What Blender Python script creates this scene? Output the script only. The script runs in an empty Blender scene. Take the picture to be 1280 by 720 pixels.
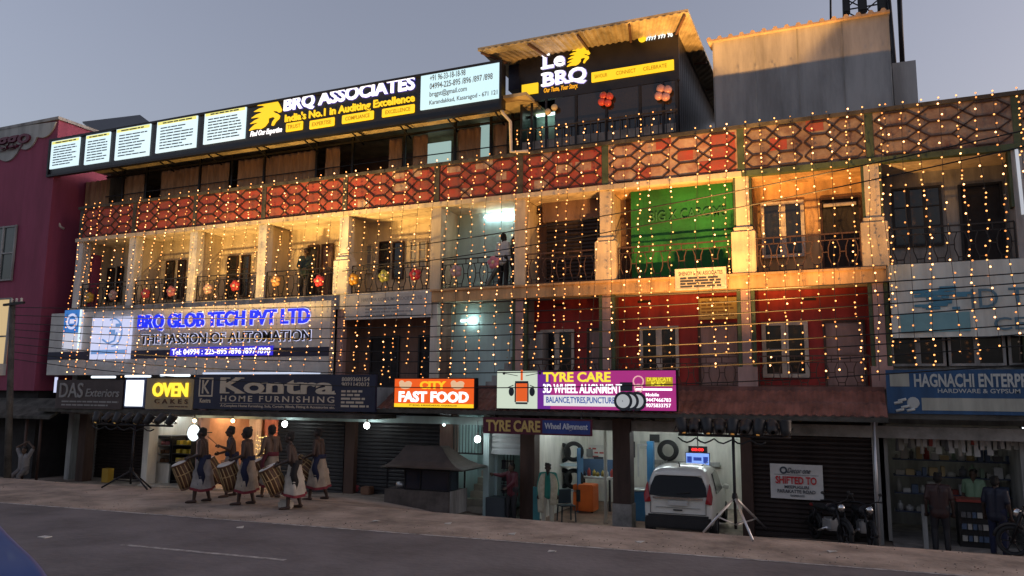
import bpy, bmesh, math, random
from mathutils import Vector, Matrix
R = math.radians
rnd = random.Random(7)
sc = bpy.context.scene
col = sc.collection

# ------------------------------------------------------------------ camera, sky, sun, exposure
FOC, PITCH, YAW, ROLL, CAMY, CAMZ = 967.8, R(7.85), R(23.32), R(0.5), -20.5, 2.6
cam = bpy.data.objects.new('camera', bpy.data.cameras.new('camera')); col.objects.link(cam)
cam.data.sensor_width = 36; cam.data.lens = FOC/1280*36; cam.data.clip_start = .05; cam.data.clip_end = 3000
_f = Vector((-math.sin(YAW)*math.cos(PITCH), math.cos(YAW)*math.cos(PITCH), math.sin(PITCH)))
_r = Vector((math.cos(YAW), math.sin(YAW), 0)); _u = _r.cross(_f)
RT = _r*math.cos(ROLL)+_u*math.sin(ROLL); UP = _u*math.cos(ROLL)-_r*math.sin(ROLL); FW = _f
m = Matrix((RT, UP, -FW)).transposed().to_4x4(); m.translation = (0, CAMY, CAMZ); cam.matrix_world = m
sc.camera = cam
CAM = Vector((0, CAMY, CAMZ))
w = bpy.data.worlds.new('World'); sc.world = w; w.use_nodes = True
SUN_EL, SUN_AZ = 5.0, 68.0
EX = 1.45; LAMP = 2.4
sky = w.node_tree.nodes.new('ShaderNodeTexSky'); sky.sky_type = 'NISHITA'; sky.sun_disc = False
sky.sun_elevation = R(SUN_EL); sky.sun_rotation = R(SUN_AZ); sky.air_density = 1.0; sky.dust_density = 5.0; sky.ozone_density = 1.5
hs = w.node_tree.nodes.new('ShaderNodeHueSaturation'); hs.inputs['Saturation'].default_value = .56; w.node_tree.links.new(sky.outputs[0], hs.inputs['Color'])
bg = w.node_tree.nodes['Background']; mx = w.node_tree.nodes.new('ShaderNodeVectorMath'); mx.operation = 'MULTIPLY'; mx.inputs[1].default_value = (.88, .815, .90); w.node_tree.links.new(hs.outputs[0], mx.inputs[0]); w.node_tree.links.new(mx.outputs[0], bg.inputs[0]); bg.inputs[1].default_value = 0.15
sun = bpy.data.objects.new('sun', bpy.data.lights.new('sun', 'SUN')); col.objects.link(sun)
sun.data.energy = 0.04; sun.data.angle = R(15); sun.data.color = (1, .82, .68)
# direction towards the (already set) sun, low on the right behind the street
_d = Vector((math.sin(R(SUN_AZ))*math.cos(R(SUN_EL)), math.cos(R(SUN_AZ))*math.cos(R(SUN_EL)), math.sin(R(SUN_EL))))
sun.rotation_euler = _d.to_track_quat('Z', 'Y').to_euler()
sc.view_settings.view_transform = 'Standard'; sc.view_settings.look = 'None'
sc.view_settings.exposure = EX; sc.view_settings.gamma = 1; sc.view_settings.use_curve_mapping = False
sc.cycles.use_denoising = True; sc.cycles.max_bounces = 5; sc.cycles.sample_clamp_indirect = 4

# ------------------------------------------------------------------ helpers
def at(px, py, Y):            # point where the sight line through a photo pixel meets the upright plane at depth Y
    d = FW + RT*((px-640)/FOC) - UP*((py-360)/FOC)
    return CAM + d*((Y-CAMY)/d.y)
def onz(px, py, z):           # the same for a level plane
    d = FW + RT*((px-640)/FOC) - UP*((py-360)/FOC)
    return CAM + d*((z-CAMZ)/d.z)
def rect(xl, xr, yt, yb, Y, xm=None):   # x range and heights measured at column xm
    xm = (xl+xr)/2 if xm is None else xm
    ym = (yt+yb)/2
    sl = (at(xm, ym, Y)-at(xm, ym, Y)).z
    # follow the level line through (xm, ym) to the two ends
    z = at(xm, ym, Y).z
    def xat(px):
        y = ym
        for _ in range(4):
            p = at(px, y, Y); y += (p.z-z)*FOC/((p-CAM).dot(FW))
        return at(px, y, Y).x
    return xat(xl), xat(xr), at(xm, yb, Y).z, at(xm, yt, Y).z

WO = {}
class MB:
    def __init__(s): s.v = []; s.f = []; s.sm = []
    def add(s, vs, fs, smooth=False):
        n = len(s.v); s.v += [tuple(v) for v in vs]; s.f += [[i+n for i in f] for f in fs]; s.sm += [smooth]*len(fs); return s
    def box(s, x0, x1, y0, y1, z0, z1):
        v = [(x, y, z) for z in (z0, z1) for y in (y0, y1) for x in (x0, x1)]
        return s.add(v, [(0,2,3,1), (4,5,7,6), (0,1,5,4), (2,6,7,3), (0,4,6,2), (1,3,7,5)])
    def bar(s, p, q, w, h=None):
        h = h or w; p = Vector(p); q = Vector(q); d = (q-p).normalized()
        a = d.cross(Vector((0, 1, 0)));  a = a if a.length > .2 else d.cross(Vector((1, 0, 0))); a.normalize(); b = d.cross(a)
        v = [c+a*(i*w/2)+b*(j*h/2) for c in (p, q) for i, j in ((-1,-1), (1,-1), (1,1), (-1,1))]
        return s.add(v, [(0,1,2,3), (7,6,5,4), (0,4,5,1), (1,5,6,2), (2,6,7,3), (3,7,4,0)])
    def tube(s, pts, r, n=8, r1=None, cap=True):
        pts = [Vector(p) for p in pts]; N = len(pts); v = []; f = []
        ref = None
        for i, p in enumerate(pts):
            d = (pts[min(i+1, N-1)]-pts[max(i-1, 0)]).normalized()
            if ref is None: ref = d.cross(Vector((0, 0, 1))); ref = ref if ref.length > .1 else d.cross(Vector((1, 0, 0)))
            a = (ref-d*ref.dot(d)).normalized(); b = d.cross(a); ref = a
            rr = r[i] if isinstance(r, (list, tuple)) else (r if r1 is None else r+(r1-r)*i/(N-1))
            v += [p+a*(rr*math.cos(2*math.pi*k/n))+b*(rr*math.sin(2*math.pi*k/n)) for k in range(n)]
        for i in range(N-1):
            f += [(i*n+k, i*n+(k+1) % n, (i+1)*n+(k+1) % n, (i+1)*n+k) for k in range(n)]
        s.add(v, f, n > 5)
        if cap: s.f += [[len(s.v)-N*n+k for k in range(n)][::-1], [len(s.v)-n+k for k in range(n)]]; s.sm += [False, False]
        return s
    def ball(s, c, r, nu=12, nv=8, rot=None):
        r = (r, r, r) if not isinstance(r, (tuple, list)) else r
        v = [(0, 0, 1)]+[(math.sin(math.pi*j/nv)*math.cos(2*math.pi*i/nu), math.sin(math.pi*j/nv)*math.sin(2*math.pi*i/nu), math.cos(math.pi*j/nv)) for j in range(1, nv) for i in range(nu)]+[(0, 0, -1)]
        f = [(0, 1+i, 1+(i+1) % nu) for i in range(nu)]
        for j in range(nv-2): f += [(1+j*nu+i, 1+(j+1)*nu+i, 1+(j+1)*nu+(i+1) % nu, 1+j*nu+(i+1) % nu) for i in range(nu)]
        f += [(len(v)-1, 1+(nv-2)*nu+(i+1) % nu, 1+(nv-2)*nu+i) for i in range(nu)]
        out = []
        for p in v:
            q = Vector((p[0]*r[0], p[1]*r[1], p[2]*r[2])); q = rot @ q if rot else q
            out.append(q+Vector(c))
        return s.add(out, f, True)
    def lathe(s, prof, c=(0, 0, 0), axis='Z', n=20, smooth=True):   # prof: (radius, height)
        v = []
        for r, h in prof:
            for k in range(n):
                a = 2*math.pi*k/n; x, y = r*math.cos(a), r*math.sin(a)
                p = {'Z': (x, y, h), 'X': (h, x, y), 'Y': (x, h, y)}[axis]
                v.append((p[0]+c[0], p[1]+c[1], p[2]+c[2]))
        f = []
        for i in range(len(prof)-1): f += [(i*n+k, i*n+(k+1) % n, (i+1)*n+(k+1) % n, (i+1)*n+k) for k in range(n)]
        return s.add(v, f, smooth)
    def prism(s, pts, y0, y1):      # outline in x,z extruded from y0 to y1
        n = len(pts); v = [(x, y0, z) for x, z in pts]+[(x, y1, z) for x, z in pts]
        return s.add(v, [list(range(n)), list(range(2*n-1, n-1, -1))]+[(i, i+n, (i+1) % n+n, (i+1) % n) for i in range(n)])
    def xf(s, M):
        s.v = [tuple(M @ Vector(p)) for p in s.v]; return s
    def build(s, name, mat, parent=None, label=None, cat=None, group=None, kind=None, bevel=0):
        me = bpy.data.meshes.new(name)
        if parent is not None: o0 = WO[parent.name]
        else:
            xs = [p[0] for p in s.v]; ys = [p[1] for p in s.v]; zs = [p[2] for p in s.v]
            o0 = Vector(((min(xs)+max(xs))/2, (min(ys)+max(ys))/2, min(zs)))
        me.from_pydata([(p[0]-o0[0], p[1]-o0[1], p[2]-o0[2]) for p in s.v], [], s.f)
        me.polygons.foreach_set('use_smooth', s.sm)
        bm = bmesh.new(); bm.from_mesh(me); bmesh.ops.recalc_face_normals(bm, faces=bm.faces)
        if bevel:
            bmesh.ops.bevel(bm, geom=[e for e in bm.edges if len(e.link_faces) == 2 and e.calc_face_angle(0) > .5], offset=bevel, segments=2, affect='EDGES', clamp_overlap=True)
        bm.to_mesh(me); bm.free()
        me.materials.append(mat)
        o = bpy.data.objects.new(name, me); col.objects.link(o)
        if parent is not None: o.parent = parent
        else: o.location = o0
        WO[o.name] = o0
        tag(o, label, cat, group, kind)
        return o
def tag(o, label=None, cat=None, group=None, kind=None):
    if label: o['label'] = label
    if cat: o['category'] = cat
    if group: o['group'] = group
    if kind: o['kind'] = kind
def thing(name, label, cat, loc=(0, 0, 0), group=None):
    o = bpy.data.objects.new(name, None); o.empty_display_size = .2; col.objects.link(o); o.location = loc
    WO[o.name] = Vector(loc); tag(o, label, cat, group); return o
def copy_tree(o, parent=None, loc=None, rz=None, label=None, group=None):
    c = o.copy(); col.objects.link(c)
    WO[c.name] = WO.get(o.name, Vector())
    if parent is not None: c.parent = parent
    for ch in list(o.children): copy_tree(ch, c)
    if loc is not None: c.location = loc
    if rz is not None: c.rotation_euler = (0, 0, rz)
    if label: c['label'] = label
    if group: c['group'] = group
    return c
def B(name, mat, parent, *a, **k):      # one box as one part
    return MB().box(*a).build(name, mat, parent, **k)

# ------------------------------------------------------------------ materials
def M(name, rgb, rough=.75, metal=0., var=.22, scale=2.2, bump=.06, streak=False, rgb2=None, spec=.4, coat=0.):
    m = bpy.data.materials.new(name); m.use_nodes = True; nt = m.node_tree; N = nt.nodes; L = nt.links
    b = N['Principled BSDF']; b.inputs['Roughness'].default_value = rough; b.inputs['Metallic'].default_value = metal
    b.inputs['Specular IOR Level'].default_value = spec; b.inputs['Coat Weight'].default_value = coat
    tc = N.new('ShaderNodeTexCoord'); mp = N.new('ShaderNodeMapping'); L.new(tc.outputs['Object'], mp.inputs[0])
    mp.inputs['Scale'].default_value = (1, 1, .18 if streak else 1)
    n = N.new('ShaderNodeTexNoise'); n.inputs['Scale'].default_value = scale; n.inputs['Detail'].default_value = 7; n.inputs['Roughness'].default_value = .65
    L.new(mp.outputs[0], n.inputs['Vector'])
    cr = N.new('ShaderNodeValToRGB'); c2 = rgb2 or tuple(c*(1-var*1.6) for c in rgb)
    cr.color_ramp.elements[0].position = .33; cr.color_ramp.elements[0].color = (*c2, 1)
    cr.color_ramp.elements[1].position = .62; cr.color_ramp.elements[1].color = (*[min(1, c*(1+var*.25)) for c in rgb], 1)
    L.new(n.outputs['Fac'], cr.inputs[0]); L.new(cr.outputs[0], b.inputs['Base Color'])
    if bump:
        n2 = N.new('ShaderNodeTexNoise'); n2.inputs['Scale'].default_value = scale*14; n2.inputs['Detail'].default_value = 4
        L.new(tc.outputs['Object'], n2.inputs['Vector'])
        bp = N.new('ShaderNodeBump'); bp.inputs['Strength'].default_value = bump*4; bp.inputs['Distance'].default_value = .01
        L.new(n2.outputs['Fac'], bp.inputs['Height']); L.new(bp.outputs[0], b.inputs['Normal'])
    return m
def E(name, rgb, s=1., base=None, sample=False):
    m = bpy.data.materials.new(name); m.use_nodes = True; b = m.node_tree.nodes['Principled BSDF']
    b.inputs['Base Color'].default_value = (*(base or tuple(c*.3 for c in rgb)), 1); b.inputs['Roughness'].default_value = .5
    b.inputs['Emission Color'].default_value = (*rgb, 1); b.inputs['Emission Strength'].default_value = s*2**-EX
    if not sample: m.cycles.emission_sampling = 'NONE'
    return m
def glassy(name, rgb, rough=.12):
    return M(name, rgb, rough=rough, var=.1, bump=0, spec=.6)
K = dict(
 asphalt=M('asphalt', (.135, .126, .132), .8, var=.28, scale=.55, bump=.3),
 pave=M('dusty_pavement', (.35, .285, .235), .85, var=.4, scale=.8, bump=.4),
 line=M('worn_road_paint', (.42, .41, .4), .7, var=.5, scale=5),
 cream=M('cream_plaster', (.66, .56, .4), .8, var=.2, streak=True),
 white=M('white_plaster', (.66, .64, .58), .8, var=.2, streak=True),
 orange=M('ochre_plaster', (.62, .4, .2), .8, var=.3, streak=True),
 redwall=M('red_plaster', (.42, .05, .045), .75, var=.25, streak=True),
 brownwall=M('brown_plaster', (.24, .15, .12), .8, var=.3, streak=True),
 greywall=M('grey_plaster', (.36, .36, .35), .8, var=.35, streak=True),
 cyanwall=M('pale_blue_plaster', (.5, .66, .66), .75, var=.12, streak=True),
 par_red=M('red_parapet_paint', (.38, .06, .045), .75, scale=2.6, rgb2=(.26, .10, .075)),
 par_worn=M('worn_parapet_paint', (.46, .34, .25), .8, scale=2.2, rgb2=(.27, .09, .07)),
 par_old=M('weathered_parapet', (.33, .26, .20), .85, scale=1.9, rgb2=(.13, .06, .05)),
 parline=M('parapet_lattice_paint', (.055, .03, .024), .7, var=.3),
 coping=M('stained_coping', (.09, .085, .075), .9, var=.4),
 green=M('green_trim_paint', (.075, .11, .06), .7, var=.3),
 pink=M('maroon_plaster', (.30, .06, .115), .75, var=.18, streak=True, scale=1.2),
 pinkplate=M('grey_sign_plate', (.42, .43, .41), .7, var=.25, streak=True),
 iron=M('painted_iron', (.035, .032, .03), .5, var=.2, metal=.2),
 ironbrown=M('brown_painted_iron', (.10, .055, .04), .55, var=.3),
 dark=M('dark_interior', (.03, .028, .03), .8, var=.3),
 glass=glassy('dark_window_glass', (.02, .022, .025)),
 glass2=glassy('teal_window_glass', (.05, .07, .075)),
 shutter=M('dark_steel_shutter', (.05, .05, .055), .45, metal=.3, var=.25, streak=True),
 shutterbrown=M('brown_steel_shutter', (.035, .024, .022), .5, metal=.2, var=.25, streak=True),
 shutterwhite=M('white_steel_shutter', (.55, .6, .62), .45, var=.15, streak=True),
 tile=M('clay_tin_awning', (.20, .095, .08), .75, var=.35, streak=True),
 curtain=M('tan_curtain_fabric', (.5, .31, .19), .9, var=.25, streak=True, scale=6),
 soffit=M('soffit_board', (.42, .34, .2), .7, var=.3),
 steel=M('black_steel', (.02, .02, .024), .45, metal=.4, var=.2),
 board=M('black_sign_board', (.012, .012, .018), .35, var=.2, bump=.02),
 tin=M('corrugated_tin', (.42, .36, .24), .5, metal=.2, var=.3, streak=True),
 roofgrey=M('grey_sheet_wall', (.38, .38, .38), .75, var=.3, streak=True, scale=1.2),
 roofbeige=M('beige_sheet_wall', (.46, .34, .24), .75, var=.2, streak=True),
 acp=M('grey_cladding', (.6, .59, .56), .5, metal=0, var=.12, bump=.02),
 navy=M('navy_panel', (.015, .02, .06), .4, var=.2, bump=.02),
 pvc=M('pvc_pipe', (.6, .56, .5), .5, var=.15),
 woodwhite=M('white_window_wood', (.62, .57, .5), .65, var=.25),
 pinkdoor=M('pinkish_door', (.40, .27, .25), .65, var=.25, streak=True),
 wood=M('brown_wood', (.075, .04, .03), .6, var=.35, streak=True),
 chrome=M('chrome', (.6, .6, .6), .15, metal=1, var=.05, bump=0),
 alu=M('aluminium_tube', (.55, .55, .56), .35, metal=.7, var=.12, bump=0),
 rubber=M('black_rubber', (.018, .018, .019), .75, var=.2),
 blackplastic=M('black_plastic', (.02, .02, .022), .5, var=.2, bump=.03),
 carglass=M('car_glass', (.006, .006, .007), .15, var=.1, bump=0, spec=.25),
 concrete=M('concrete', (.30, .28, .26), .85, var=.3),
 stair=M('beige_stair', (.55, .5, .42), .75, var=.25),
)
E_W = E('lit_white', (.72, .92, 1), 1.0, sample=True)
E_LETTER = E('lit_white_letters', (1, .97, 1), 1.5)
E_HALO = E('violet_white_halo', (.66, .68, 1), 1.15)
E_YEL = E('lit_yellow', (1, .62, .02), 1.05)
E_BLUE = E('lit_blue_letters', (.008, .025, .85), 1.0)
E_BLUEBAR = E('lit_blue_bar', (.04, .03, .75), .8)
E_LILAC = E('lit_lilac_panel', (.68, .72, 1), .85, sample=True)
E_PALE = E('pale_lit_panel', (.62, .9, 1), .95, sample=True)
E_TUBE = E('fluorescent_tube', (.85, .97, 1), 44, sample=True)
E_LED = E('led_bulb', (.92, 1, .97), 22, sample=True)
E_WARM = E('warm_downlight', (1, .62, .3), 70, sample=True)
E_FAIRY = E('fairy_bulb', (1, .37, .10), 2.8, base=(.5, .35, .2), sample=True)
INK = M('print_ink_dark', (.05, .06, .08), .6, var=.1, bump=0)
def flat(name, rgb, rough=.5): return M(name, rgb, rough, var=.1, bump=.02)

# ------------------------------------------------------------------ lettering
_tc = {}
def glyphs(s, bold, extr, space=1.0):
    key = (s, bold, extr, space)
    if key not in _tc:
        cu = bpy.data.curves.new('t', 'FONT'); cu.body = s; cu.size = 1; cu.offset = bold; cu.extrude = extr; cu.resolution_u = 3; cu.space_character = space
        o = bpy.data.objects.new('t', cu); me = o.to_mesh()
        _tc[key] = ([tuple(v.co) for v in me.vertices], [tuple(p.vertices) for p in me.polygons])
        o.to_mesh_clear(); bpy.data.objects.remove(o); bpy.data.curves.remove(cu)
    return _tc[key]
def letters(mb, s, X0, X1, Z0, Z1, Y, bold=.01, depth=.02, slant=0., space=1.0, fat=0.):
    v, f = glyphs(s, bold, .5, space)
    x0 = min(p[0] for p in v); x1 = max(p[0] for p in v); y0 = min(p[1] for p in v); y1 = max(p[1] for p in v)
    if fat: v, f = glyphs(s, bold+fat, .5, space)
    o = []
    for p in v:
        t = (p[1]-y0)/(y1-y0)
        o.append((X0+(p[0]-x0)/(x1-x0)*(X1-X0)+slant*t*(Z1-Z0), Y-(p[2]+.5)*depth, Z0+t*(Z1-Z0)))
    return mb.add(o, f)
def txt(s, r, Y, mat, parent, name='lettering', **k):
    return letters(MB(), s, *r, Y, **k).build(name, mat, parent)
def words(mb, X0, X1, Z, h, Y, frac=1., seed=0):   # a line of print too small to read: broken strokes
    q = random.Random(seed); x = X0
    while x < X0+(X1-X0)*frac:
        wd = q.uniform(.12, .4)*min(1, (X1-X0)/1.2); mb.box(x, min(x+wd, X1), Y-.006, Y, Z, Z+h); x += wd+h*.8
    return mb
HORSE = [(0,.02),(.05,.10),(.16,.20),(.28,.25),(.20,.27),(.02,.26),(.16,.36),(.33,.42),(.22,.46),(.05,.46),(.20,.56),(.38,.60),(.28,.66),(.12,.68),
 (.28,.76),(.46,.78),(.36,.86),(.22,.88),(.42,.95),(.60,.97),(.74,.95),(.80,1.0),(.84,.93),(.90,.82),(.96,.68),(1.0,.58),(.97,.51),(.90,.50),(.84,.56),(.72,.60),
 (.78,.52),(.88,.46),(.95,.38),(.93,.28),(.84,.20),(.76,.06),(.70,.08),(.72,.20),(.80,.32),(.72,.38),(.60,.36),(.60,.22),(.50,.08),(.38,.02),(.2,.05)]
def horse(r, Y, mat, parent, name='horse_emblem', depth=.03):
    X0, X1, Z0, Z1 = r
    return MB().prism([(X0+a*(X1-X0), Z0+b*(Z1-Z0)) for a, b in HORSE], Y-depth, Y).build(name, mat, parent)
def panel(r, Y, mat, parent, name='panel', t=.05, bevel=0):
    return MB().box(r[0], r[1], Y, Y+t, r[2], r[3]).build(name, mat, parent, bevel=bevel)
def sub(r, a0, a1, b0, b1):    # a fraction of a rectangle (b measured from the bottom)
    return r[0]+(r[1]-r[0])*a0, r[0]+(r[1]-r[0])*a1, r[2]+(r[3]-r[2])*b0, r[2]+(r[3]-r[2])*b1
def ring(r, Y, t, w, mat, parent, name='frame'):
    X0, X1, Z0, Z1 = r; mb = MB()
    mb.box(X0, X0+w, Y-t, Y, Z0, Z1).box(X1-w, X1, Y-t, Y, Z0, Z1).box(X0+w, X1-w, Y-t, Y, Z0, Z0+w).box(X0+w, X1-w, Y-t, Y, Z1-w, Z1)
    return mb.build(name, mat, parent)

# ------------------------------------------------------------------ ground, pavement, road
ZB = [(-60,-.75),(-30,-.72),(-22,-.66),(-17,-.55),(-13,-.42),(-11.2,-.6),(-9.6,-.9),(-4,-.92),(-1,-.78),(3,-.77),(60,-.77)]
def zbase(X):
    for (a, za), (b, zb) in zip(ZB, ZB[1:]):
        if a <= X <= b: return za+(zb-za)*(X-a)/(b-a)
    return -.75
def gz(X, Y):
    if X < -60 or X > 60: return 0 if Y < -5 else -.75
    t = min(1, max(0, (Y+5.0)/4.7)); t = t*t*(3-2*t)*.35+t*.65
    return zbase(X)*t
xs = [-700, -250, -110]+[-60+1.0*i for i in range(101)]+[90, 250, 700]
ys = [-700, -250, -60, -21, -17, -12, -8.2, -6.5, -5.6]+[-5+.25*i for i in range(21)]+[.6, 1.2, 2, 4, 8, 14, 40, 200, 700]
g = MB(); n = len(ys)
g.add([(x, y, gz(x, y)+(rnd.uniform(-.012, .012) if -6 < y < -.3 and abs(x) < 60 else 0)) for x in xs for y in ys],
      [(i*n+j, (i+1)*n+j, (i+1)*n+j+1, i*n+j+1) for i in range(len(xs)-1) for j in range(n-1)], True)
g.build('pavement', K['pave'], kind='structure')
SL = .064
def edge(X): return -8.0+(X+18.5)*SL
rd = MB(); XS = [-300, -60, -30, 0, 30, 60, 300]
rd.add([(x, e, .006) for x in XS for e in (edge(x)-9.6, edge(x)-.1)], [(2*i, 2*i+2, 2*i+3, 2*i+1) for i in range(len(XS)-1)])
rd.build('road', K['asphalt'], kind='structure')
ln = MB()
for x in range(-60, 60, 2):
    ln.add([(x, edge(x)-.22, .011), (x+2, edge(x+2)-.22, .011), (x+2, edge(x+2)-.14, .011), (x, edge(x)-.14, .011)], [(0, 1, 2, 3)])
ln.build('road_edge_line', K['line'], kind='structure')
ln = MB()
for x in (-35.5, -27.5, -19.5, -11.5, -3.5, 4.5, 12.5):
    y = edge(x)-3.05; y2 = edge(x+3.3)-3.05
    ln.add([(x, y, .011), (x+3.3, y2, .011), (x+3.3, y2+.1, .011), (x, y+.1, .011)], [(0, 1, 2, 3)])
ln.build('road_centre_line', K['line'], kind='structure')

# ------------------------------------------------------------------ the long three storey building
CX = [-27.1, -24.28, -21.27, -18.15, -14.8, -11.4, -8.6, -6.0, -2.3, .78, 3.9, 7.0]
Z1, ZS0, ZS1, Z2, ZP = 2.85, 5.36, 5.74, 8.36, 9.68
b = thing('commercial_building', 'long three storey shop building with red lattice parapet hung with fairy lights', 'building', (-10, 0, -.8))
XL, XR, YB = CX[0]-.2, CX[-1], 9.0
def wall(x0, x1, y0, y1, z0, z1, mt, name='wall'): return B(name, mt, b, x0, x1, y0, y1, z0, z1)
# slabs and end walls
B('roof_slab', K['greywall'], b, XL, XR, .12, YB, 8.42, 8.62)
B('floor_slab', K['cream'], b, XL, XR, .06, YB, ZS0+.05, ZS1-.05)
B('floor_slab', K['greywall'], b, XL, XR, .06, YB, 2.12, 2.8)
wall(XL, XL+.25, .3, YB, -.7, 9.5, K['greywall'], 'end_wall'); wall(XR-.25, XR, .3, YB, -.9, 9.5, K['greywall'], 'end_wall')
wall(XL+.25, XR-.25, YB-.25, YB, -.9, 8.4, K['greywall'], 'rear_wall')
# balcony ceilings, lit from below
for i in range(11):
    B('balcony_ceiling', K['orange'] if i in (7, 8) else K['cream'], b, CX[i]+.1, CX[i+1]-.1, .14, 1.3, Z2-.02, 8.41)
# parapet: a panel and its raised lattice for every bay
def lattice(x0, x1, z0, z1, Y):
    mb = MB(); rows = 3; h = (z1-z0)/rows; n = max(2, round((x1-x0)/.88)); s = (x1-x0)/n
    for k in range(n):
        a = x0+k*s; f0, f1 = a+s*.27, a+s*.73
        for i in range(rows+1):
            z = z0+i*h; zz = min(max(z, z0+.02), z1-.02)
            mb.bar((f0, Y, zz), (f1, Y, zz), .034)
        for i in range(rows):
            zm = z0+(i+.5)*h
            for xa, xb in ((a, f0), (a+s, f1)):
                mb.bar((xa, Y, zm), (xb, Y, z0+i*h), .03); mb.bar((xa, Y, zm), (xb, Y, z0+(i+1)*h), .03)
    return mb
for i in range(11):
    x0, x1 = CX[i]+.09, CX[i+1]-.09
    if i in (9, 10): halves = ((x0, x1, K['par_old']),)
    elif i in (7, 8): halves = ((x0, (x0+x1)/2, K['par_worn'] if i == 7 else K['par_old']), ((x0+x1)/2, x1, K['par_worn'] if i == 7 else K['par_old']))
    else: halves = ((x0, x1, K['par_red']),)
    for a, c, mt in halves:
        p = B('parapet_panel', mt, b, a, c, 0, .12, Z2+.1, ZP-.06)
        lattice(a+.03, c-.03, Z2+.14, ZP-.1, -.015).build('lattice', K['parline'], p)
    # odd coloured squares of the worn part
    if i in (7, 8):
        if i == 7: q = B('parapet_patch', K['par_red'], b, x1-.7, x1-.05, -.008, -.001, Z2+.14, ZP-.12)
        for k in range(1, 5, 2 if i == 8 else 1):
            xx = x0+.2+k*(x1-x0-.9)/4.5; zz = (Z2+.16, Z2+.58, Z2+.97)[(k*2+i) % 3]; B('parapet_patch', K['par_red'], b, xx, xx+.42, -.0075-.0003*k, -.001, zz, zz+.33)
    if i in (4, 5, 6):
        for k in range(4):
            xx = rnd.uniform(x0+.1, x1-.6); zz = rnd.choice((Z2+.18, Z2+.6, Z2+1.0))
            B('parapet_patch', K['par_worn'], b, xx, xx+rnd.uniform(.3, .6), -.006-.001*k, -.001, zz, zz+.28)
for i in range(12):
    B('parapet_post', K['coping'] if i < 7 else K['green'], b, CX[i]-.09, CX[i]+.09, -.03, .14, Z2+.1, ZP-.06)
B('parapet_coping', K['coping'], b, XL, XR, -.06, .2, ZP-.06, ZP+.04)
B('parapet_sill', K['cream'], b, XL, CX[8], -.07, .14, Z2-.04, Z2+.1)
B('parapet_sill', K['green'], b, CX[8], XR, -.06, .14, Z2-.04, Z2+.1)
# second storey columns with their thicker feet
for i, x in enumerate(CX):
    mt = K['white'] if i < 5 else (K['cream'] if i in (5, 6) else (K['orange'] if i in (7, 8) else K['white']))
    if i in (7, 8, 9): mt = K['cream']
    if i == 10: mt = K['greywall']
    c = B('column', mt, b, x-.17, x+.17, .0, .34, ZS1, Z2-.04)
    if i in (4, 7, 8, 9): MB().box(x-.3, x+.3, -.1, .36, ZS1+.002, ZS1+1.12).box(x-.24, x+.24, -.06, .35, ZS1+1.12, ZS1+1.24).build('column_foot', mt, c, bevel=.02)
    if i >= 8:
        for s in (-1, 1): B('column_edge', K['green'], c, x+s*.2-.03, x+s*.2+.03, .02, .3, ZS1+1.25, Z2-.04)
# the painted band between the storeys
B('floor_band', K['greywall'], b, XL, CX[4], -.06, .06, ZS0-.1, ZS1)
B('floor_band', K['white'], b, CX[4], CX[5]-.1, -.06, .06, ZS0-.1, ZS1)
MB().box(CX[5]-.1, .98, -.08, .06, ZS0, ZS1-.06).box(CX[5]-.1, .98, -.14, .06, ZS1-.06, ZS1).build('floor_band', K['orange'], b)
B('floor_band', K['greywall'], b, .98, XR, -.06, .06, ZS0, ZS1)
# back walls of the second storey balconies
YW = 1.3
for i in range(11):
    mt = [K['cream']]*5+[K['cyanwall'], K['brownwall'], K['brownwall'], K['orange'], K['greywall'], K['greywall']]
    B('back_wall', mt[i], b, CX[i], CX[i+1]-.01, YW, YW+.2, ZS1, 8.41)
    if i != 5: pass
    B('partition_wall', K['cream'] if i < 9 else K['greywall'], b, CX[i]-.08, CX[i]+.08, .35, YW-.002, ZS1, 8.34)
def window(r, Y, leaves=2, frame=K['woodwhite'], glass=K['glass'], fw=.07, bars=0, name='window'):
    w = panel((r[0]+.01, r[1]-.01, r[2]+.01, r[3]-.01), Y, glass, b, name, .03)
    X0, X1, Za, Zb = r; mb = MB(); y = Y-.05
    mb.box(X0, X0+fw, y, Y, Za, Zb).box(X1-fw, X1, y, Y, Za, Zb).box(X0+fw, X1-fw, y, Y, Za, Za+fw).box(X0+fw, X1-fw, y, Y, Zb-fw, Zb)
    for k in range(1, leaves):
        x = X0+(X1-X0)*k/leaves; mb.box(x-fw*.9, x+fw*.9, y, Y, Za+fw, Zb-fw)
    for k in range(1, bars+1):
        z = Za+(Zb-Za)*k/(bars+1); mb.box(X0+fw, X1-fw, y+.015, Y, z-.012, z+.012)
    mb.build(name+'_frame', frame, w); return w
def door(r, Y, mat, frame=K['wood'], handle=True, fw=.06):
    X0, X1, Za, Zb = r
    d = panel((X0+.01, X1-.01, Za, Zb-.01), Y, mat, b, 'door', .04)
    MB().box(X0, X0+fw, Y-.05, Y, Za, Zb).box(X1-fw, X1, Y-.05, Y, Za, Zb).box(X0+fw, X1-fw, Y-.05, Y, Zb-fw, Zb).build('door_frame', frame, d)
    mb = MB()
    for z0, z1 in ((Za+.12, Za+(Zb-Za)*.45), (Za+(Zb-Za)*.52, Zb-.18)): mb.box(X0+fw+.08, X1-fw-.08, Y-.012, Y, z0, z1)
    mb.build('door_panels', mat, d)
    if handle: MB().ball((X1-fw-.06, Y-.04, Za+.95), .03).build('handle', K['chrome'], d)
    return d
Y2 = YW-.045
B('blind_box', K['pink'], b, *rect(99, 119, 318, 386, .6)[:2], .45, .8, ZS1, 7.9)
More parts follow.
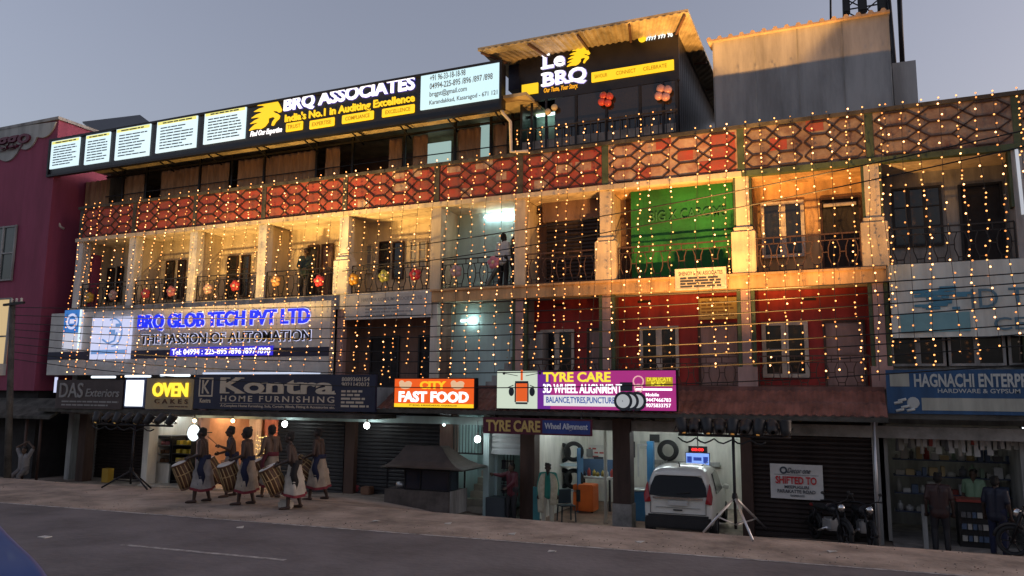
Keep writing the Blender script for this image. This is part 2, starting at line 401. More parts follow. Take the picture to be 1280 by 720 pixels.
for xl, xr, yt, yb in ((134, 142, 335, 378), (146, 153, 333, 377), (207, 217, 326, 374), (222, 231, 325, 374), (284, 297, 320, 372), (301, 312, 319, 371), (431, 439, 312, 358)):
    window(rect(xl, xr, yt, yb, Y2), Y2, 1, K['wood'], K['glass'], .04, 2)
door((at(385, 320, Y2).x, at(399, 320, Y2).x, ZS1, ZS1+2.0), Y2, K['dark'])
door((at(402, 320, Y2).x, at(417, 320, Y2).x, ZS1, ZS1+2.0), Y2, K['brownwall'])
for xl, xr in ((474, 487), (491, 505)): window(rect(xl, xr, 302, 349, Y2), Y2, 1, K['wood'], K['glass'], .04, 1)
window(rect(512, 534, 301, 336, Y2), Y2, 2, K['cream'], K['greywall'], .05, 2)
window(rect(446, 466, 306, 342, Y2), Y2, 2, K['cream'], K['greywall'], .05, 2)
window(rect(952, 1006, 252, 322, Y2), Y2, 2, K['woodwhite'], K['glass'], .09)
door((at(1026, 290, Y2).x, at(1078, 290, Y2).x, ZS1, at(1052, 246, Y2).z), Y2, K['dark'], K['wood'])
MB().box(at(1031, 290, Y2).x, at(1072, 290, Y2).x, Y2-.1, Y2-.052, at(1052, 258, Y2).z, at(1052, 254, Y2).z).build('door_curtain_rail', K['woodwhite'], b)
window(rect(1116, 1178, 234, 308, Y2), Y2, 3, K['blackplastic'], K['glass'], .05, 2)
door((at(1200, 280, Y2).x, at(1256, 280, Y2).x, ZS1, at(1228, 229, Y2).z), Y2, K['dark'], K['blackplastic'])
window((4.6, 6.2, 6.6, 8.0), Y2, 3, K['blackplastic'], K['glass'], .05, 2)
# lit stair room behind the fifth opening
MB().bar((-10.2, 1.25, 6.0), (-9.0, 1.25, 7.9), .08, .2).build('stair_stringer', K['greywall'], b)
def shutter(r, Y, mat, name='rolling_shutter', pitch=.11):
    X0, X1, Za, Zb = r; n = int((Zb-Za)/pitch); v = []; 
    for i in range(n+1):
        z = Za+(Zb-Za)*i/n; z2 = z+(Zb-Za)/n*.75
        v += [(X0, Y, z), (X1, Y, z)]
        if i < n: v += [(X0, Y-.025, z+(Zb-Za)/n*.35), (X1, Y-.025, z+(Zb-Za)/n*.35), (X0, Y-.025, z2), (X1, Y-.025, z2)]
    m = len(v)//2
    mb = MB().add(v, [(2*i, 2*i+1, 2*i+3, 2*i+2) for i in range(m-1)])
    mb.box(X0, X1, Y+.002, Y+.02, Za, Zb).box(X0, X1, Y-.04, Y-.0, Za, Za+.06)
    return mb.build(name, mat, b)
shutter((CX[6]+.5, CX[7]-.35, ZS1, 7.75), .9, K['shutterbrown']); B('shutter_hood', K['brownwall'], b, CX[6]+.4, CX[7]-.3, .8, 1.25, 7.75, 8.34)
# green sheet of the billiard room
gr = rect(789, 917, 224, 338, .5, 852)
net = MB(); nx, nz = 30, 14
net.add([(gr[0]+(gr[1]-gr[0])*i/nx, .5+.006*math.sin(i*.9)+(.02 if j < 7 else .004)*math.sin(j*1.9+i*.12), ZS1+.05+(gr[3]-ZS1-.05)*j/nz) for i in range(nx+1) for j in range(nz+1)],
        [(i*(nz+1)+j, (i+1)*(nz+1)+j, (i+1)*(nz+1)+j+1, i*(nz+1)+j+1) for i in range(nx) for j in range(nz)], True)
gn = net.build('green_screen', M('green_net', (.012, .16, .032), .75, var=.3, scale=.8, rgb2=(.009, .085, .02)), b)
txt('BIG X CAROMS', rect(812, 908, 262, 274, .46, 860), .45, flat('faint_white_print', (.035, .16, .055)), gn, depth=.006)
# railings of the second storey
def railing(x0, x1, z0, h, Y, mat, name='railing'):
    mb = MB(); t = .022
    zt = z0+h; zm = zt-.16; zl = z0+.06
    for z, q in ((zt, .035), (zm, t), (zl, t)): mb.bar((x0, Y, z), (x1, Y, z), q)
    n = max(2, round((x1-x0)/.42)); s = (x1-x0)/n; H = zm-zl
    for k in range(n):
        a = x0+k*s; c = a+s/2
        mb.bar((a, Y, zm), (a, Y, zt), t)
        L, Rr = a+s*.17, a+s*.83
        pts = [(c-s*.18, zm), (L, zl+H*.72), (L, zl+H*.42), (c-s*.18, zl+H*.14), (c+s*.18, zl+H*.14), (Rr, zl+H*.42), (Rr, zl+H*.72), (c+s*.18, zm)]
        for p, q in zip(pts, pts[1:]): mb.bar((p[0], Y, p[1]), (q[0], Y, q[1]), t)
        for p in ((c-s*.18, zl+H*.14), (c+s*.18, zl+H*.14)): mb.bar((p[0], Y, p[1]), (p[0], Y, zl), t)
        mb.bar((a, Y, zl+H*.57), (L, Y, zl+H*.57), t); mb.bar((Rr, Y, zl+H*.57), (a+s, Y, zl+H*.57), t)
    for x in (x0, x1): mb.bar((x, Y, z0), (x, Y, zt), .03)
    return mb.build(name, mat, b)
for i in range(11):
    dx = .32 if i in (7, 8, 9) else .2
    railing(CX[i]+(.32 if i in (4, 7, 8, 9) else .2), CX[i+1]-(.32 if i+1 in (4, 7, 8, 9) else .2), ZS1, .92, .1, K['iron'] if i < 6 or i == 9 else K['ironbrown'])
# first storey
F1 = 1.0
for i in range(11):
    mt = [K['greywall']]*4+[K['brownwall'], K['cyanwall'], K['redwall'], K['redwall'], K['redwall'], K['brownwall'], K['brownwall']]
    B('back_wall', mt[i], b, CX[i], CX[i+1]-.01, F1, F1+.2, 2.8, ZS0+.04)
    if i > 3: B('partition_wall', K['brownwall'] if i != 6 else K['greywall'], b, CX[i]-.07, CX[i]+.07, .2, F1-.002, 2.8, ZS0+.04)
for i, x in enumerate(CX):
    if i < 4: continue
    mt = K['white'] if i == 5 else K['pinkdoor']
    c = B('column', mt, b, x-.12, x+.12, .0, .19, 2.8, ZS0)
    if i >= 6:
        B('column_edge', K['green'], c, x+.13, x+.22, .02, .17, 2.8, ZS0); B('column_edge', K['green'], c, x-.22, x-.13, .02, .17, 2.8, ZS0)
    if i in (8, 9): B('column_foot', mt, c, x-.24, x+.24, -.06, -.003, 2.8, 3.35)
f = F1-.045
for xl, xr in ((431, 446), (463, 499), (523, 541)): door((at(xl, 450, f).x, at(xr, 450, f).x, 2.8, at(480, 420, f).z), f, K['dark'], K['blackplastic'])
window(rect(676, 718, 412, 468, f), f, 2, K['woodwhite'], K['glass'], .08); window(rect(800, 849, 408, 470, f), f, 2, K['woodwhite'], K['glass'], .09)
window(rect(953, 1011, 402, 472, f), f, 2, K['woodwhite'], K['glass'], .10, 1)
door((at(734, 440, f).x, at(757, 440, f).x, 2.8, at(745, 410, f).z), f, K['pinkdoor'], K['wood'])
door((at(873, 440, f).x, at(925, 440, f).x, 2.8, at(898, 404, f).z), f, K['pinkdoor'], K['wood'])
door((at(1030, 440, f).x, at(1083, 440, f).x, 2.8, at(1056, 400, f).z), f, K['pinkdoor'], K['wood'])
for xl, xr, y in ((693, 707, 381), (797, 814, 377), (1002, 1020, 374)):
    r = rect(xl, xr, y-1.5, y+1.5, F1-.02); B('vent_slot', K['dark'], b, r[0], r[1], F1-.02, F1-.003, r[2], r[3])
for i in (6, 7, 8): railing(CX[i]+.26, CX[i+1]-.26, 2.82, .8, .12, K['ironbrown'])
# stair seen on the first floor
st = MB()
for k in range(9): st.box(at(610, 450, .6).x+k*.2, at(610, 450, .6).x+(k+1)*.2, .45, .99, 2.8+k*.0, 2.98+k*.18)
st.build('staircase', K['greywall'], b)
# strip windows behind the old banner
for k in range(4):
    x0 = 1.0+k*1.2; window((x0, x0+1.15, 3.35, 4.2), .2, 2, K['greywall'], K['glass'], .06)
B('spandrel', K['greywall'], b, .9, XR-.3, .25, .4, 2.8, 3.35); B('spandrel', K['greywall'], b, .9, XR-.3, .25, .4, 4.2, ZS0)
# second floor tall tube at the right edge of the picture
MB().tube([at(1270, 182, -.02), at(1279, 268, -.02)], .035).build('wall_tube_lamp', E('dim_tube', (.85, .9, 1), .5), b)
# third storey: posts, dark rooms, curtains
YC = 1.0; zt = 11.35
B('upper_floor', K['greywall'], b, XL, CX[6]+.2, .2, YC, 8.63, 9.3)
B('upper_back_wall', K['brownwall'], b, XL+.2, CX[6]+.2, 3.2, 3.35, 8.62, zt); B('upper_end_wall', K['greywall'], b, XL, XL+.2, YC+.1, 3.4, 8.62, zt)
B('upper_roof', K['soffit'], b, XL-.2, CX[6]+.3, -.32, 3.5, zt, zt+.1)
cu = [(97, 138), (156, 181), (201, 250), (253, 286), (297, 330), (331, 393), (407, 424), (485, 501), (514, 533), (570, 600), (615, 634)]
for xl, xr in cu:
    xa, xb = at(xl, 215, YC).x, at(xr, 215, YC).x; n = max(8, int((xb-xa)/.05)); v = []
    ph = rnd.random()*6
    for i in range(n+1):
        x = xa+(xb-xa)*i/n; y = YC+.04*math.sin(i*1.1+ph)
        v += [(x, y, 9.3), (x+.03*math.sin(i+ph), y*1.0, 10.4), (x, y, zt-.25)]
    MB().add(v, [(3*i+j, 3*i+3+j, 3*i+4+j, 3*i+1+j) for i in range(n) for j in range(2)], True).build('curtain', K['curtain'], b)
for px in (95, 155, 184, 250, 290, 330, 395, 440, 505, 568, 613, 640):
    x = at(px, 215, .92).x; B('upper_post', K['steel'], b, x-.04, x+.04, .9, .96, 8.63, zt)
MB().bar((XL+.2, .93, 10.35), (CX[6], .93, 10.35), .03).bar((XL+.2, .93, 10.0), (CX[6], .93, 10.0), .025).bar((XL+.2, .93, zt-.2), (CX[6], .93, zt-.2), .07).build('upper_rail', K['steel'], b)
for px, py in ((563, 534),): pass
r = rect(533, 563, 178, 207, 2.0); B('lit_doorway', E('lit_room', (.6, .85, .8), .55, sample=True), b, r[0], r[1], 2.0, 2.05, 9.3, r[3])
r = rect(600, 612, 147, 197, 1.3); B('lit_doorway', E('lit_room_b', (.55, .8, .75), .5, sample=True), b, r[0], r[1], 1.3, 1.34, 9.3, r[3])
for k, px in enumerate(range(75, 620, 60)):
    x = at(px, 190, 0).x; MB().bar((x, -.3, zt-.02), (x, .9, zt-.35), .04).bar((x, -.3, zt-.02), (x, .9, zt-.02), .04).build('soffit_bracket', K['steel'], b)
MB().tube([at(625, 134, -.3), at(629, 142, -.25), at(638, 152, -.1), at(639, 190, -.1), at(660, 189, -.1)], .05).build('drain_pipe', K['pvc'], b)
MB().tube([at(57, 222, -.3), at(60, 240, -.2), at(75, 283, .05), at(80, 286, .2)], .05).build('drain_pipe', K['pvc'], b)

# ground floor: piers, beam, shutters and back walls
Y0 = .0
def zf(x): return zbase(x)-.02
def pier(xl, xr, mat, y0=0., y1=.4, ztop=2.1):
    a, c = at(xl, 580, y0).x, at(xr, 580, y0).x; return B('pier', mat, b, a, c, y0, y1, zf((a+c)/2), ztop)
lz = rect(345, 600, 519, 527, -.06, 470)
B('lintel_beam', K['cyanwall'], b, at(246, 522, -.06).x, at(604, 525, -.06).x, -.1, .3, lz[2]-.02, lz[3])
B('lintel_beam', K['greywall'], b, XL, at(246, 522, -.06).x, -.05, .3, lz[2], lz[3])
lz2 = rect(740, 1110, 527, 538, -.06, 850)
B('lintel_beam', K['concrete'], b, at(604, 525, -.06).x+.01, XR, -.1, .3, lz2[2]-.05, lz2[3])
B('ground_ceiling', K['greywall'], b, XL, XR, .3, 7, 2.0, 2.11)
for xl, xr, mt in ((95, 104, 'wood'), (177, 184, 'white'), (244, 248, 'pinkdoor'), (430, 442, 'wood'), (549, 565, 'brownwall'), (604, 611, 'cyanwall'), (650, 668, 'wood'), (926, 940, 'wood'), (1091, 1100, 'greywall')):
    pier(xl, xr, K[mt])
B('pier', K['wood'], b, at(766, 600, -.25).x, at(788, 600, -.25).x, -.25, .15, -.95, 2.0)
B('pier', K['concrete'], b, at(765, 600, -.27).x, at(789, 600, -.27).x, -.27, .16, -.96, -.2)
for xl, xr, mt in ((346, 430, 'shutter'), (442, 549, 'shutter'), (940, 1091, 'shutterbrown')):
    a, c = at(xl, 570, .2).x, at(xr, 570, .2).x; shutter((a+.01, c-.01, zf((a+c)/2), 2.0), .2, K[mt])
a, c = at(105, 570, .9).x, at(176, 570, .9).x; shutter((a, c, zf(a), 2.0), 1.4, K['shutterbrown'])
a, c = at(40, 570, .9).x, at(95, 570, .9).x; B('back_wall', K['dark'], b, XL+.26, c, 2.4, 2.5, -.7, 2.0)
# half raised white shutter beside the tyre shop
a, c = at(613, 590, .15).x, at(650, 590, .15).x
shutter((a, c, at(630, 568, .15).z, 2.0), .15, K['shutterwhite'], pitch=.14)
# stair entrance
sx0, sx1 = at(566, 570, .3).x, at(604, 570, .3).x
B('stairwell_wall', K['cyanwall'], b, sx0-.3, sx1+.4, 2.6, 2.7, -.8, 2.0); B('stairwell_wall', K['cyanwall'], b, sx1+.3, sx1+.4, .42, 2.6, -.8, 2.0); B('stairwell_wall', K['cyanwall'], b, sx0-.4, sx0-.3, .42, 2.6, -.8, 2.0)
st = MB()
for k in range(9): st.box(sx1-.65, sx1+.28, .3+k*.25, .3+(k+1)*.25, -.8, -.62+k*.18)
st.build('staircase', K['stair'], b)
gt = MB(); ga, gc = at(566, 590, .05).x, at(603, 590, .05).x; zt1 = 1.75
for x in (ga, gc): gt.bar((x, .06, .9), (x, .06, zt1), .04)
for z in (.9, zt1): gt.bar((ga, .06, z), (gc, .06, z), .04)
k = ga+.1
while k < gc-.03: gt.bar((k, .06, .9), (k, .06, zt1), .014); k += .1
gt.build('stair_grille', K['iron'], b)
# floors and shells of the open shops
def shop(xl, xr, depth, zfl, wallm, floorm, ym=600):
    a, c = at(xl, ym, .3).x, at(xr, ym, .3).x
    B('shop_floor', floorm, b, a, c, -.1, depth, zfl-.1, zfl); B('shop_back_wall', wallm, b, a, c, depth, depth+.1, zfl, 2.0)
    B('shop_side_wall', wallm, b, a-.08, a, .42, depth+.1, zfl, 2.0); B('shop_side_wall', wallm, b, c, c+.08, .42, depth+.1, zfl, 2.0)
    B('shop_ceiling', K['white'], b, a, c, .31, depth, 1.93, 1.99)
    return a, c
shop(184, 244, 3.0, -.62, K['white'], K['stair'])
shop(249, 344, 3.2, -.57, M('peach_wall', (.62, .36, .24), .7, var=.15), K['stair'])
shop(669, 926, 5.2, -.9, K['white'], M('red_oxide_floor', (.2, .12, .085), .5, var=.35))
shop(612, 651, 2.2, -.9, K['white'], K['concrete'])
shop(1112, 1279, 3.4, -.74, K['greywall'], K['concrete'])
B('partition_wall', K['white'], b, at(706, 600, 3.4).x, at(712, 600, 3.4).x, 3.0, 5.2, -.9, 1.93)
# awnings over the pavement
def awning(x0, x1, ya, za, yb, zb, mat, name, ribs=.2):
    mb = MB(); n = int((x1-x0)/ribs); v = []
    for i in range(n*4+1):
        x = x0+(x1-x0)*i/(n*4); dz = (0, .028, .028, 0)[i % 4]
        v += [(x, ya, za+dz), (x, (ya+yb)/2, (za+zb)/2+dz+.006), (x, (ya+yb)/2-.02, (za+zb)/2+dz-.03), (x, yb, zb+dz)]
    v2 = [(p[0], p[1], p[2]-.02) for p in v]; m4 = len(v); q = n*4
    mb.add(v+v2, [(4*i+j, 4*i+4+j, 4*i+5+j, 4*i+1+j) for i in range(q) for j in range(3)]+[(m4+4*i+j, m4+4*i+1+j, m4+4*i+5+j, m4+4*i+4+j) for i in range(q) for j in range(3)]+[(4*i+3, 4*i+7, m4+4*i+7, m4+4*i+3) for i in range(q)])
    return mb.build(name, mat, b)
AY = -1.15; AZ = at(980, 519, AY).z
AX0, AX1 = at(470, 515, AY).x, at(1110, 520, AY).x
awning(AX0, AX1, -.02, 2.78, AY, AZ, K['tile'], 'tiled_awning')
B('awning_ridge', K['tile'], b, AX0, AX1, -.1, -.0, 2.74, 2.86)
B('awning_fascia', K['coping'], b, AX0, AX1, AY-.03, AY, AZ-.12, AZ-.02)
for x in [AX0+.4+i*1.5 for i in range(8)]: MB().bar((x, -.1, AZ-.2), (x, AY, AZ-.08), .05).build('awning_bracket', K['iron'], b)
LA = at(240, 514, -1.25).z
B('flat_awning', K['coping'], b, at(48, 515, -1.25).x, at(470, 515, -1.25).x-.02, -1.28, -.1, LA-.12, LA)
B('flat_awning', K['coping'], b, AX1+.01, XR, -.62, -.1, AZ-.05, AZ+.1)
for px in (1196, 1117): 
    p = at(1098, 600, -.9); 
MB().tube([(at(1095, 600, -.7).x, -.7, -.85), (at(1096, 600, -.7).x, -.7, AZ-.02)], .035).build('awning_pole', K['alu'], b)

# ------------------------------------------------------------------ maroon building on the left
PX = at(57, 330, -.4).x; PY = -.4
pb = thing('maroon_building', 'tall plain maroon building with scalloped grey name plate, beyond the lit facade', 'building', (PX-5, PY, -.8))
ptop = at(73, 150, PY).z
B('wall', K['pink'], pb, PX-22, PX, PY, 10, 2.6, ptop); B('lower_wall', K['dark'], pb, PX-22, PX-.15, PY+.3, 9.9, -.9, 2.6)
MB().box(PX-22.1, PX+.08, PY-.08, 10.1, ptop, ptop+.12).build('coping', K['greywall'], pb)
r = rect(-40, 69, 154, 212, PY-.06, 30)
def sx(px, py): p = at(px, py, PY-.06); return p.x, p.z
pl = MB(); pts = [sx(70, 152)]
for c0, c1, y0, y1 in (((70, 152), (46, 171), 0, 0), ((46, 171), (24, 185), 0, 0), ((24, 185), (-2, 198), 0, 0), ((-2, 198), (-40, 204), 0, 0)):
    a = Vector(sx(*c0)); c = Vector(sx(*c1)); d = c-a; nn = Vector((d.y, -d.x)).normalized()
    if nn.y > 0: nn = -nn
    for t in (.15, .3, .45, .6, .75, .9): pts.append(tuple(a+d*t+nn*(.42*d.length*4*t*(1-t)*.6)))
    pts.append(tuple(c))
pts += [sx(-60, 204), sx(-60, 169)]
pl.prism(pts, PY-.06, PY-.002).build('name_plate', K['pinkplate'], pb)
txt('boggo', rect(-30, 38, 166, 188, PY-.1, 10), PY-.07, flat('maroon_letters', (.14, .02, .05)), pb, bold=.02, depth=.08)
txt('bakery', rect(8, 28, 180, 186, PY-.1, 18), PY-.07, bpy.data.materials['maroon_letters'], pb, depth=.03)
def pwin(r, mat, nx=3):
    w_ = panel(r, PY-.03, mat, pb, 'window', .03); mb = MB(); X0, X1, Za, Zb = r
    for i in range(nx+1): x = X0+(X1-X0)*i/nx; mb.box(x-.04, x+.04, PY-.09, PY-.03, Za-.04, Zb+.04)
    for z in (Za, (Za+Zb)/2, Zb): mb.box(X0, X1, PY-.08, PY-.031, z-.03, z+.03)
    mb.build('window_frame', K['greywall'], w_)
pwin(rect(-26, 19, 284, 350, PY, 10), K['glass2']); pwin(rect(-60, 11, 374, 468, PY, 4), E('lit_window', (1, .72, .36), .55))
r = rect(-60, 50, 516, 606, PY+.3, 20)
# its lean-to roof over the pavement
a = at(8, 519, -1.2); c = at(66, 512, -1.2); d = at(75, 498, -.1)
MB().add([(PX-9, -1.3, a.z), (c.x, -1.3, a.z), (c.x, -.2, d.z), (PX-9, -.2, d.z), (PX-9, -1.3, a.z-.1), (c.x, -1.3, a.z-.1), (c.x, -.2, d.z-.1), (PX-9, -.2, d.z-.1)],
   [(0,1,2,3), (7,6,5,4), (0,4,5,1), (1,5,6,2), (2,6,7,3), (3,7,4,0)]).build('lean_to_roof', K['coping'], pb)
for px in (28, 46): MB().tube([(at(px, 590, -1.1).x, -1.1, -.7), (at(px, 590, -1.1).x, -1.1, a.z-.1)], .05).build('roof_post', K['wood'], pb)

# ------------------------------------------------------------------ rooftop buildings
LY = .35
r = rect(653, 846, 55, 109, LY, 750)
zr = r[3]+.05; LX0, LX1 = r[0], r[1]
lp = thing('rooftop_restaurant', 'dark glass rooftop restaurant with flared corrugated canopy on top of the facade', 'restaurant', ((LX0+LX1)/2, LY, 8.7))
LB = 8.2
B('sign_wall', K['board'], lp, LX0-.1, LX1+.05, LY, LY+.12, r[2]-.12, zr)
side = MB(); 
for k in range(26): 
    y = LY+.13+k*.3; side.box(LX1-.05, LX1+.02, y, y+.26, 8.63, zr-.02)
B('side_wall', K['navy'], lp, LX1-.12, LX1-.05, LY+.12, LB, 8.62, zr); side.build('side_cladding', K['board'], lp)
B('side_wall', K['board'], lp, LX0-.1, LX0-.02, LY+.12, LB, 8.62, zr); B('rear_wall', K['board'], lp, LX0, LX1-.12, LB, LB+.1, 8.62, zr)
B('floor', K['greywall'], lp, LX0, LX1-.12, LY+.13, LB, 8.63, 8.75); B('ceiling', K['board'], lp, LX0, LX1-.12, LY+.13, LB, zr-.3, zr-.2)
gz0, gz1 = 9.72, r[2]-.13
B('glazing', glassy('smoked_glass', (.018, .016, .018), .08), lp, LX0+1.05, LX1, LY+.02, LY+.06, 8.7, gz1)
for px in (652, 665, 683, 720, 758, 800, 829, 846):
    x = at(px, 130, LY).x; B('mullion', K['steel'], lp, x-.035, x+.035, LY-.03, LY+.02, 8.7, gz1)
# open lit corner room at its left end
B('lit_room_wall', M('mint_wall', (.45, .62, .56), .7), lp, LX0+.0, LX0+1.0, LY+1.2, LY+1.25, 8.76, gz1)
MB().box(LX0+.1, LX0+.9, LY+.9, LY+1.0, gz1-.12, gz1-.06).build('room_lamp', E('room_lamp', (.7, 1, .9), 3, sample=True), lp)
rl = MB()
for z in (9.85, 10.5): rl.bar((LX0, LY-.1, z), (LX1, LY-.1, z), .03)
x = LX0
while x < LX1: rl.bar((x, LY-.1, 9.6), (x, LY-.1, 10.5), .022); x += .22
rl.build('roof_railing', K['iron'], lp); B('lower_panel', K['concrete'], lp, LX0, LX1, LY-.02, LY+.0, 9.3, 10.15)
# flared canopy: front and right-hand skirt of corrugated sheet
V3 = lambda *q_: Vector(q_)
c0 = at(597, 65, -.75); c1 = at(860, 14, -.75); CXR = c1.x
zo = (c0.z+c1.z)/2; zi = zr-.12
def skirt(p0, p1, q0, q1, n):    # p: outer edge, q: inner edge
    v = []; nrm = (Vector(p1)-Vector(p0)).cross(Vector(q0)-Vector(p0)).normalized()
    if nrm.z < 0: nrm = -nrm
    for i in range(n+1):
        t = i/n; off = nrm*(.03 if i % 4 in (1, 2) else 0)
        for s_ in (0, .05): v += [Vector(p0).lerp(Vector(p1), t)+off+nrm*s_*.5, Vector(q0).lerp(Vector(q1), t)+off+nrm*s_*.5]
    f = []
    for i in range(n): k = 4*i; f += [(k, k+1, k+5, k+4), (k+2, k+6, k+7, k+3), (k, k+4, k+6, k+2), (k+1, k+3, k+7, k+5)]
    return MB().add(v, f)
skirt((c0.x, -.75, zo), (CXR, -.75, zo), (c0.x+.4, LY-.01, zi), (LX1+.06, LY-.01, zi), 120).build('canopy_front', K['tin'], lp)
skirt((CXR, -.75, zo), (CXR, LB, zo), (LX1+.06, LY-.01, zi), (LX1+.06, LB, zi), 100).build('canopy_side', K['tin'], lp)
MB().add([(c0.x, -.75, zo+.05), (CXR, -.75, zo+.05), (CXR, LB, zo+.05), (c0.x, LB, zo+.05), (c0.x, -.75, zo+.1), (CXR, -.75, zo+.1), (CXR, LB, zo+.1), (c0.x, LB, zo+.1)],
   [(3,2,1,0), (4,5,6,7), (0,1,5,4), (1,2,6,5), (2,3,7,6), (3,0,4,7)]).build('roof_sheet', K['tin'], lp)
B('left_gable', K['navy'], lp, c0.x+.4, LX0-.12, LY+.3, LB, zr-.9, zo+.04)
for k in range(5):
    t = k/4; x = c0.x+.1+(CXR-c0.x-.2)*t; xi = c0.x+.5+(LX1-c0.x-.5)*t
    MB().bar((x, -.7, zo-.05), (xi, LY-.04, zi-.05), .06).build('canopy_rafter', K['ironbrown'], lp)
for k in range(1, 4):
    y = LY+k*2.2; MB().bar((CXR-.05, y, zo-.05), (LX1+.1, y, zi-.05), .06).build('canopy_rafter', K['ironbrown'], lp)
# grey sheet room with a pale band, right of the restaurant
GY = 1.05
r = rect(893, 1113, 34, 150, GY, 1003)
gw = thing('rooftop_shed', 'grey sheet rooftop shed with warm lit upper band and tiled edge under the antenna mast', 'shed', ((r[0]+r[1])/2, GY, 8.62))
zb = at(1003, 71, GY).z
B('wall', K['roofgrey'], gw, r[0], r[1], GY, 8.0, 8.62, r[3]-.02)
for k in range(5):
    x = r[0]+(r[1]-r[0])*k/4; B('sheet_joint', K['greywall'], gw, x-.02, x+.02, GY-.012, GY-.001, 8.62, r[3])
ed = MB(); x = r[0]-.1
while x < r[1]: ed.tube([(x, GY-.15, r[3]+.03), (x, GY+.6, r[3]+.08)], .07, 6); x += .3
ed.box(r[0]-.1, r[1]+.05, GY-.12, 8.0, r[3]-.02, r[3]+.03).build('tiled_edge', K['roofbeige'], gw)
r2 = rect(1115, 1146, 77, 122, GY+.3, 1130)
wt = B('sheet', K['roofgrey'], None, r2[0]+.03, r2[1], GY+.3, GY+2.3, 8.62, r2[3]); wt.name = 'water_tank_enclosure'
tag(wt, 'small plain grey sheet enclosure right of the rooftop shed', 'enclosure')
# antenna mast
TY = 7.0
tw = thing('antenna_mast', 'dark lattice mobile antenna mast rising behind the rooftop shed', 'antenna mast', (at(1088, 30, TY).x, TY, 8.6))
tx0, tx1 = at(1050, 20, TY).x, at(1122, 60, TY).x; lt = MB(); H0, H1 = 8.6, 21.
for sx_ in (0, 1):
    for sy in (0, 1): lt.tube([(tx0+(tx1-tx0)*sx_, TY+1.2*sy, H0), (tx0+.25+(tx1-tx0-.5)*sx_, TY+.2+.8*sy, H1)], .06, 6)
for k in range(11):
    z = H0+k*1.1; t = k*1.1/(H1-H0)*.25
    a0, a1 = tx0+t, tx1-t
    for y in (TY+t, TY+1.2-t):
        lt.bar((a0, y, z), (a1, y, z), .04); lt.bar((a0, y, z), (a1, y, z+1.1), .035); lt.bar((a1, y, z), (a0, y, z+1.1), .035)
    for x in (a0, a1): lt.bar((x, TY+t, z), (x, TY+1.2-t, z+1.1), .035)
lt.build('lattice', K['steel'], tw)
for px, pa, pb, wd in ((1058, -6, 16, .22), (1078, -12, 14, .28), (1102, -10, 12, .25)):
    x = at(px, 5, TY-.3).x; MB().box(x-wd/2, x+wd/2, TY-.35, TY-.02, at(px, pb, TY-.3).z, at(px, pa, TY-.3).z).build('radio_unit', K['blackplastic'], tw, bevel=.04)
MB().tube([at(1128, 80, TY+.4), at(1123, -30, TY+.4)], .08, 8).build('mast_leg', K['steel'], tw)
for px, z0, z1, y in ((1053, 16.6, 19.4, TY-.5), (1136, 16.3, 19.2, TY-.3), (1070, 16.9, 19, TY-.7)):
    x = at(px, 10, y).x; MB().box(x-.13, x+.13, y, y+.1, z0, z1).build('panel_antenna', K['blackplastic'], tw, bevel=.03)
    MB().bar((x, y+.12, (z0+z1)/2), ((tx0+tx1)/2, TY+.3, (z0+z1)/2-.1), .05).build('antenna_arm', K['steel'], tw)
MB().lathe([(.02, 0), (.55, -.12), (.62, -.2), (.6, -.18), (.02, -.02)], (at(1102, 8, TY-.4).x, TY-.4, 17.3), 'Y').build('dish_antenna', K['blackplastic'], tw)
MB().tube([at(1038.5, 34, 3.0), at(1038, -30, 3.0)], .03).build('lightning_rod', K['steel'], tw)
# dark sheet canopy behind the billboard, far left
a = at(103, 150, 3.5); c = at(175, 143, 3.5); d = at(190, 155, 2.0)
sp = thing('roof_canopy', 'dark tilted flat canopy on a thin post behind the left end of the billboard', 'canopy', (a.x+1.5, 3.5, 11.7))
cn = [at(123, 167, 2.6), at(193, 157, 2.6), at(175, 143.5, 4.4), at(103, 152, 4.4)]; dn = V3(0, .02, -.07)
MB().add(cn+[p+dn for p in cn], [(0,1,2,3), (7,6,5,4), (0,4,5,1), (1,5,6,2), (2,6,7,3), (3,7,4,0)]).build('canopy_sheet', K['steel'], sp)
for k in (.12, .85):
    for u, y in ((0, 2.8), (1, 4.2)):
        p = (cn[0].lerp(cn[1], k)).lerp(cn[3].lerp(cn[2], k), .1+.8*u); MB().tube([(p.x, p.y, 11.4), (p.x, p.y, p.z-.05)], .04).build('post', K['steel'], sp)

# ------------------------------------------------------------------ signs
def sign(name, label, r, Y, cat='sign'): return thing(name, label, cat, ((r[0]+r[1])/2, Y, r[2]))
def glow_txt(s, r, Y, mat, parent, halo=None, grow=.03, **k):
    if halo: txt(s, r, Y-.004, halo, parent, 'letter_halo', fat=grow, depth=.006, bold=k.get('bold', .01), space=k.get('space', 1.0))
    return txt(s, r, Y-.012, mat, parent, **k)
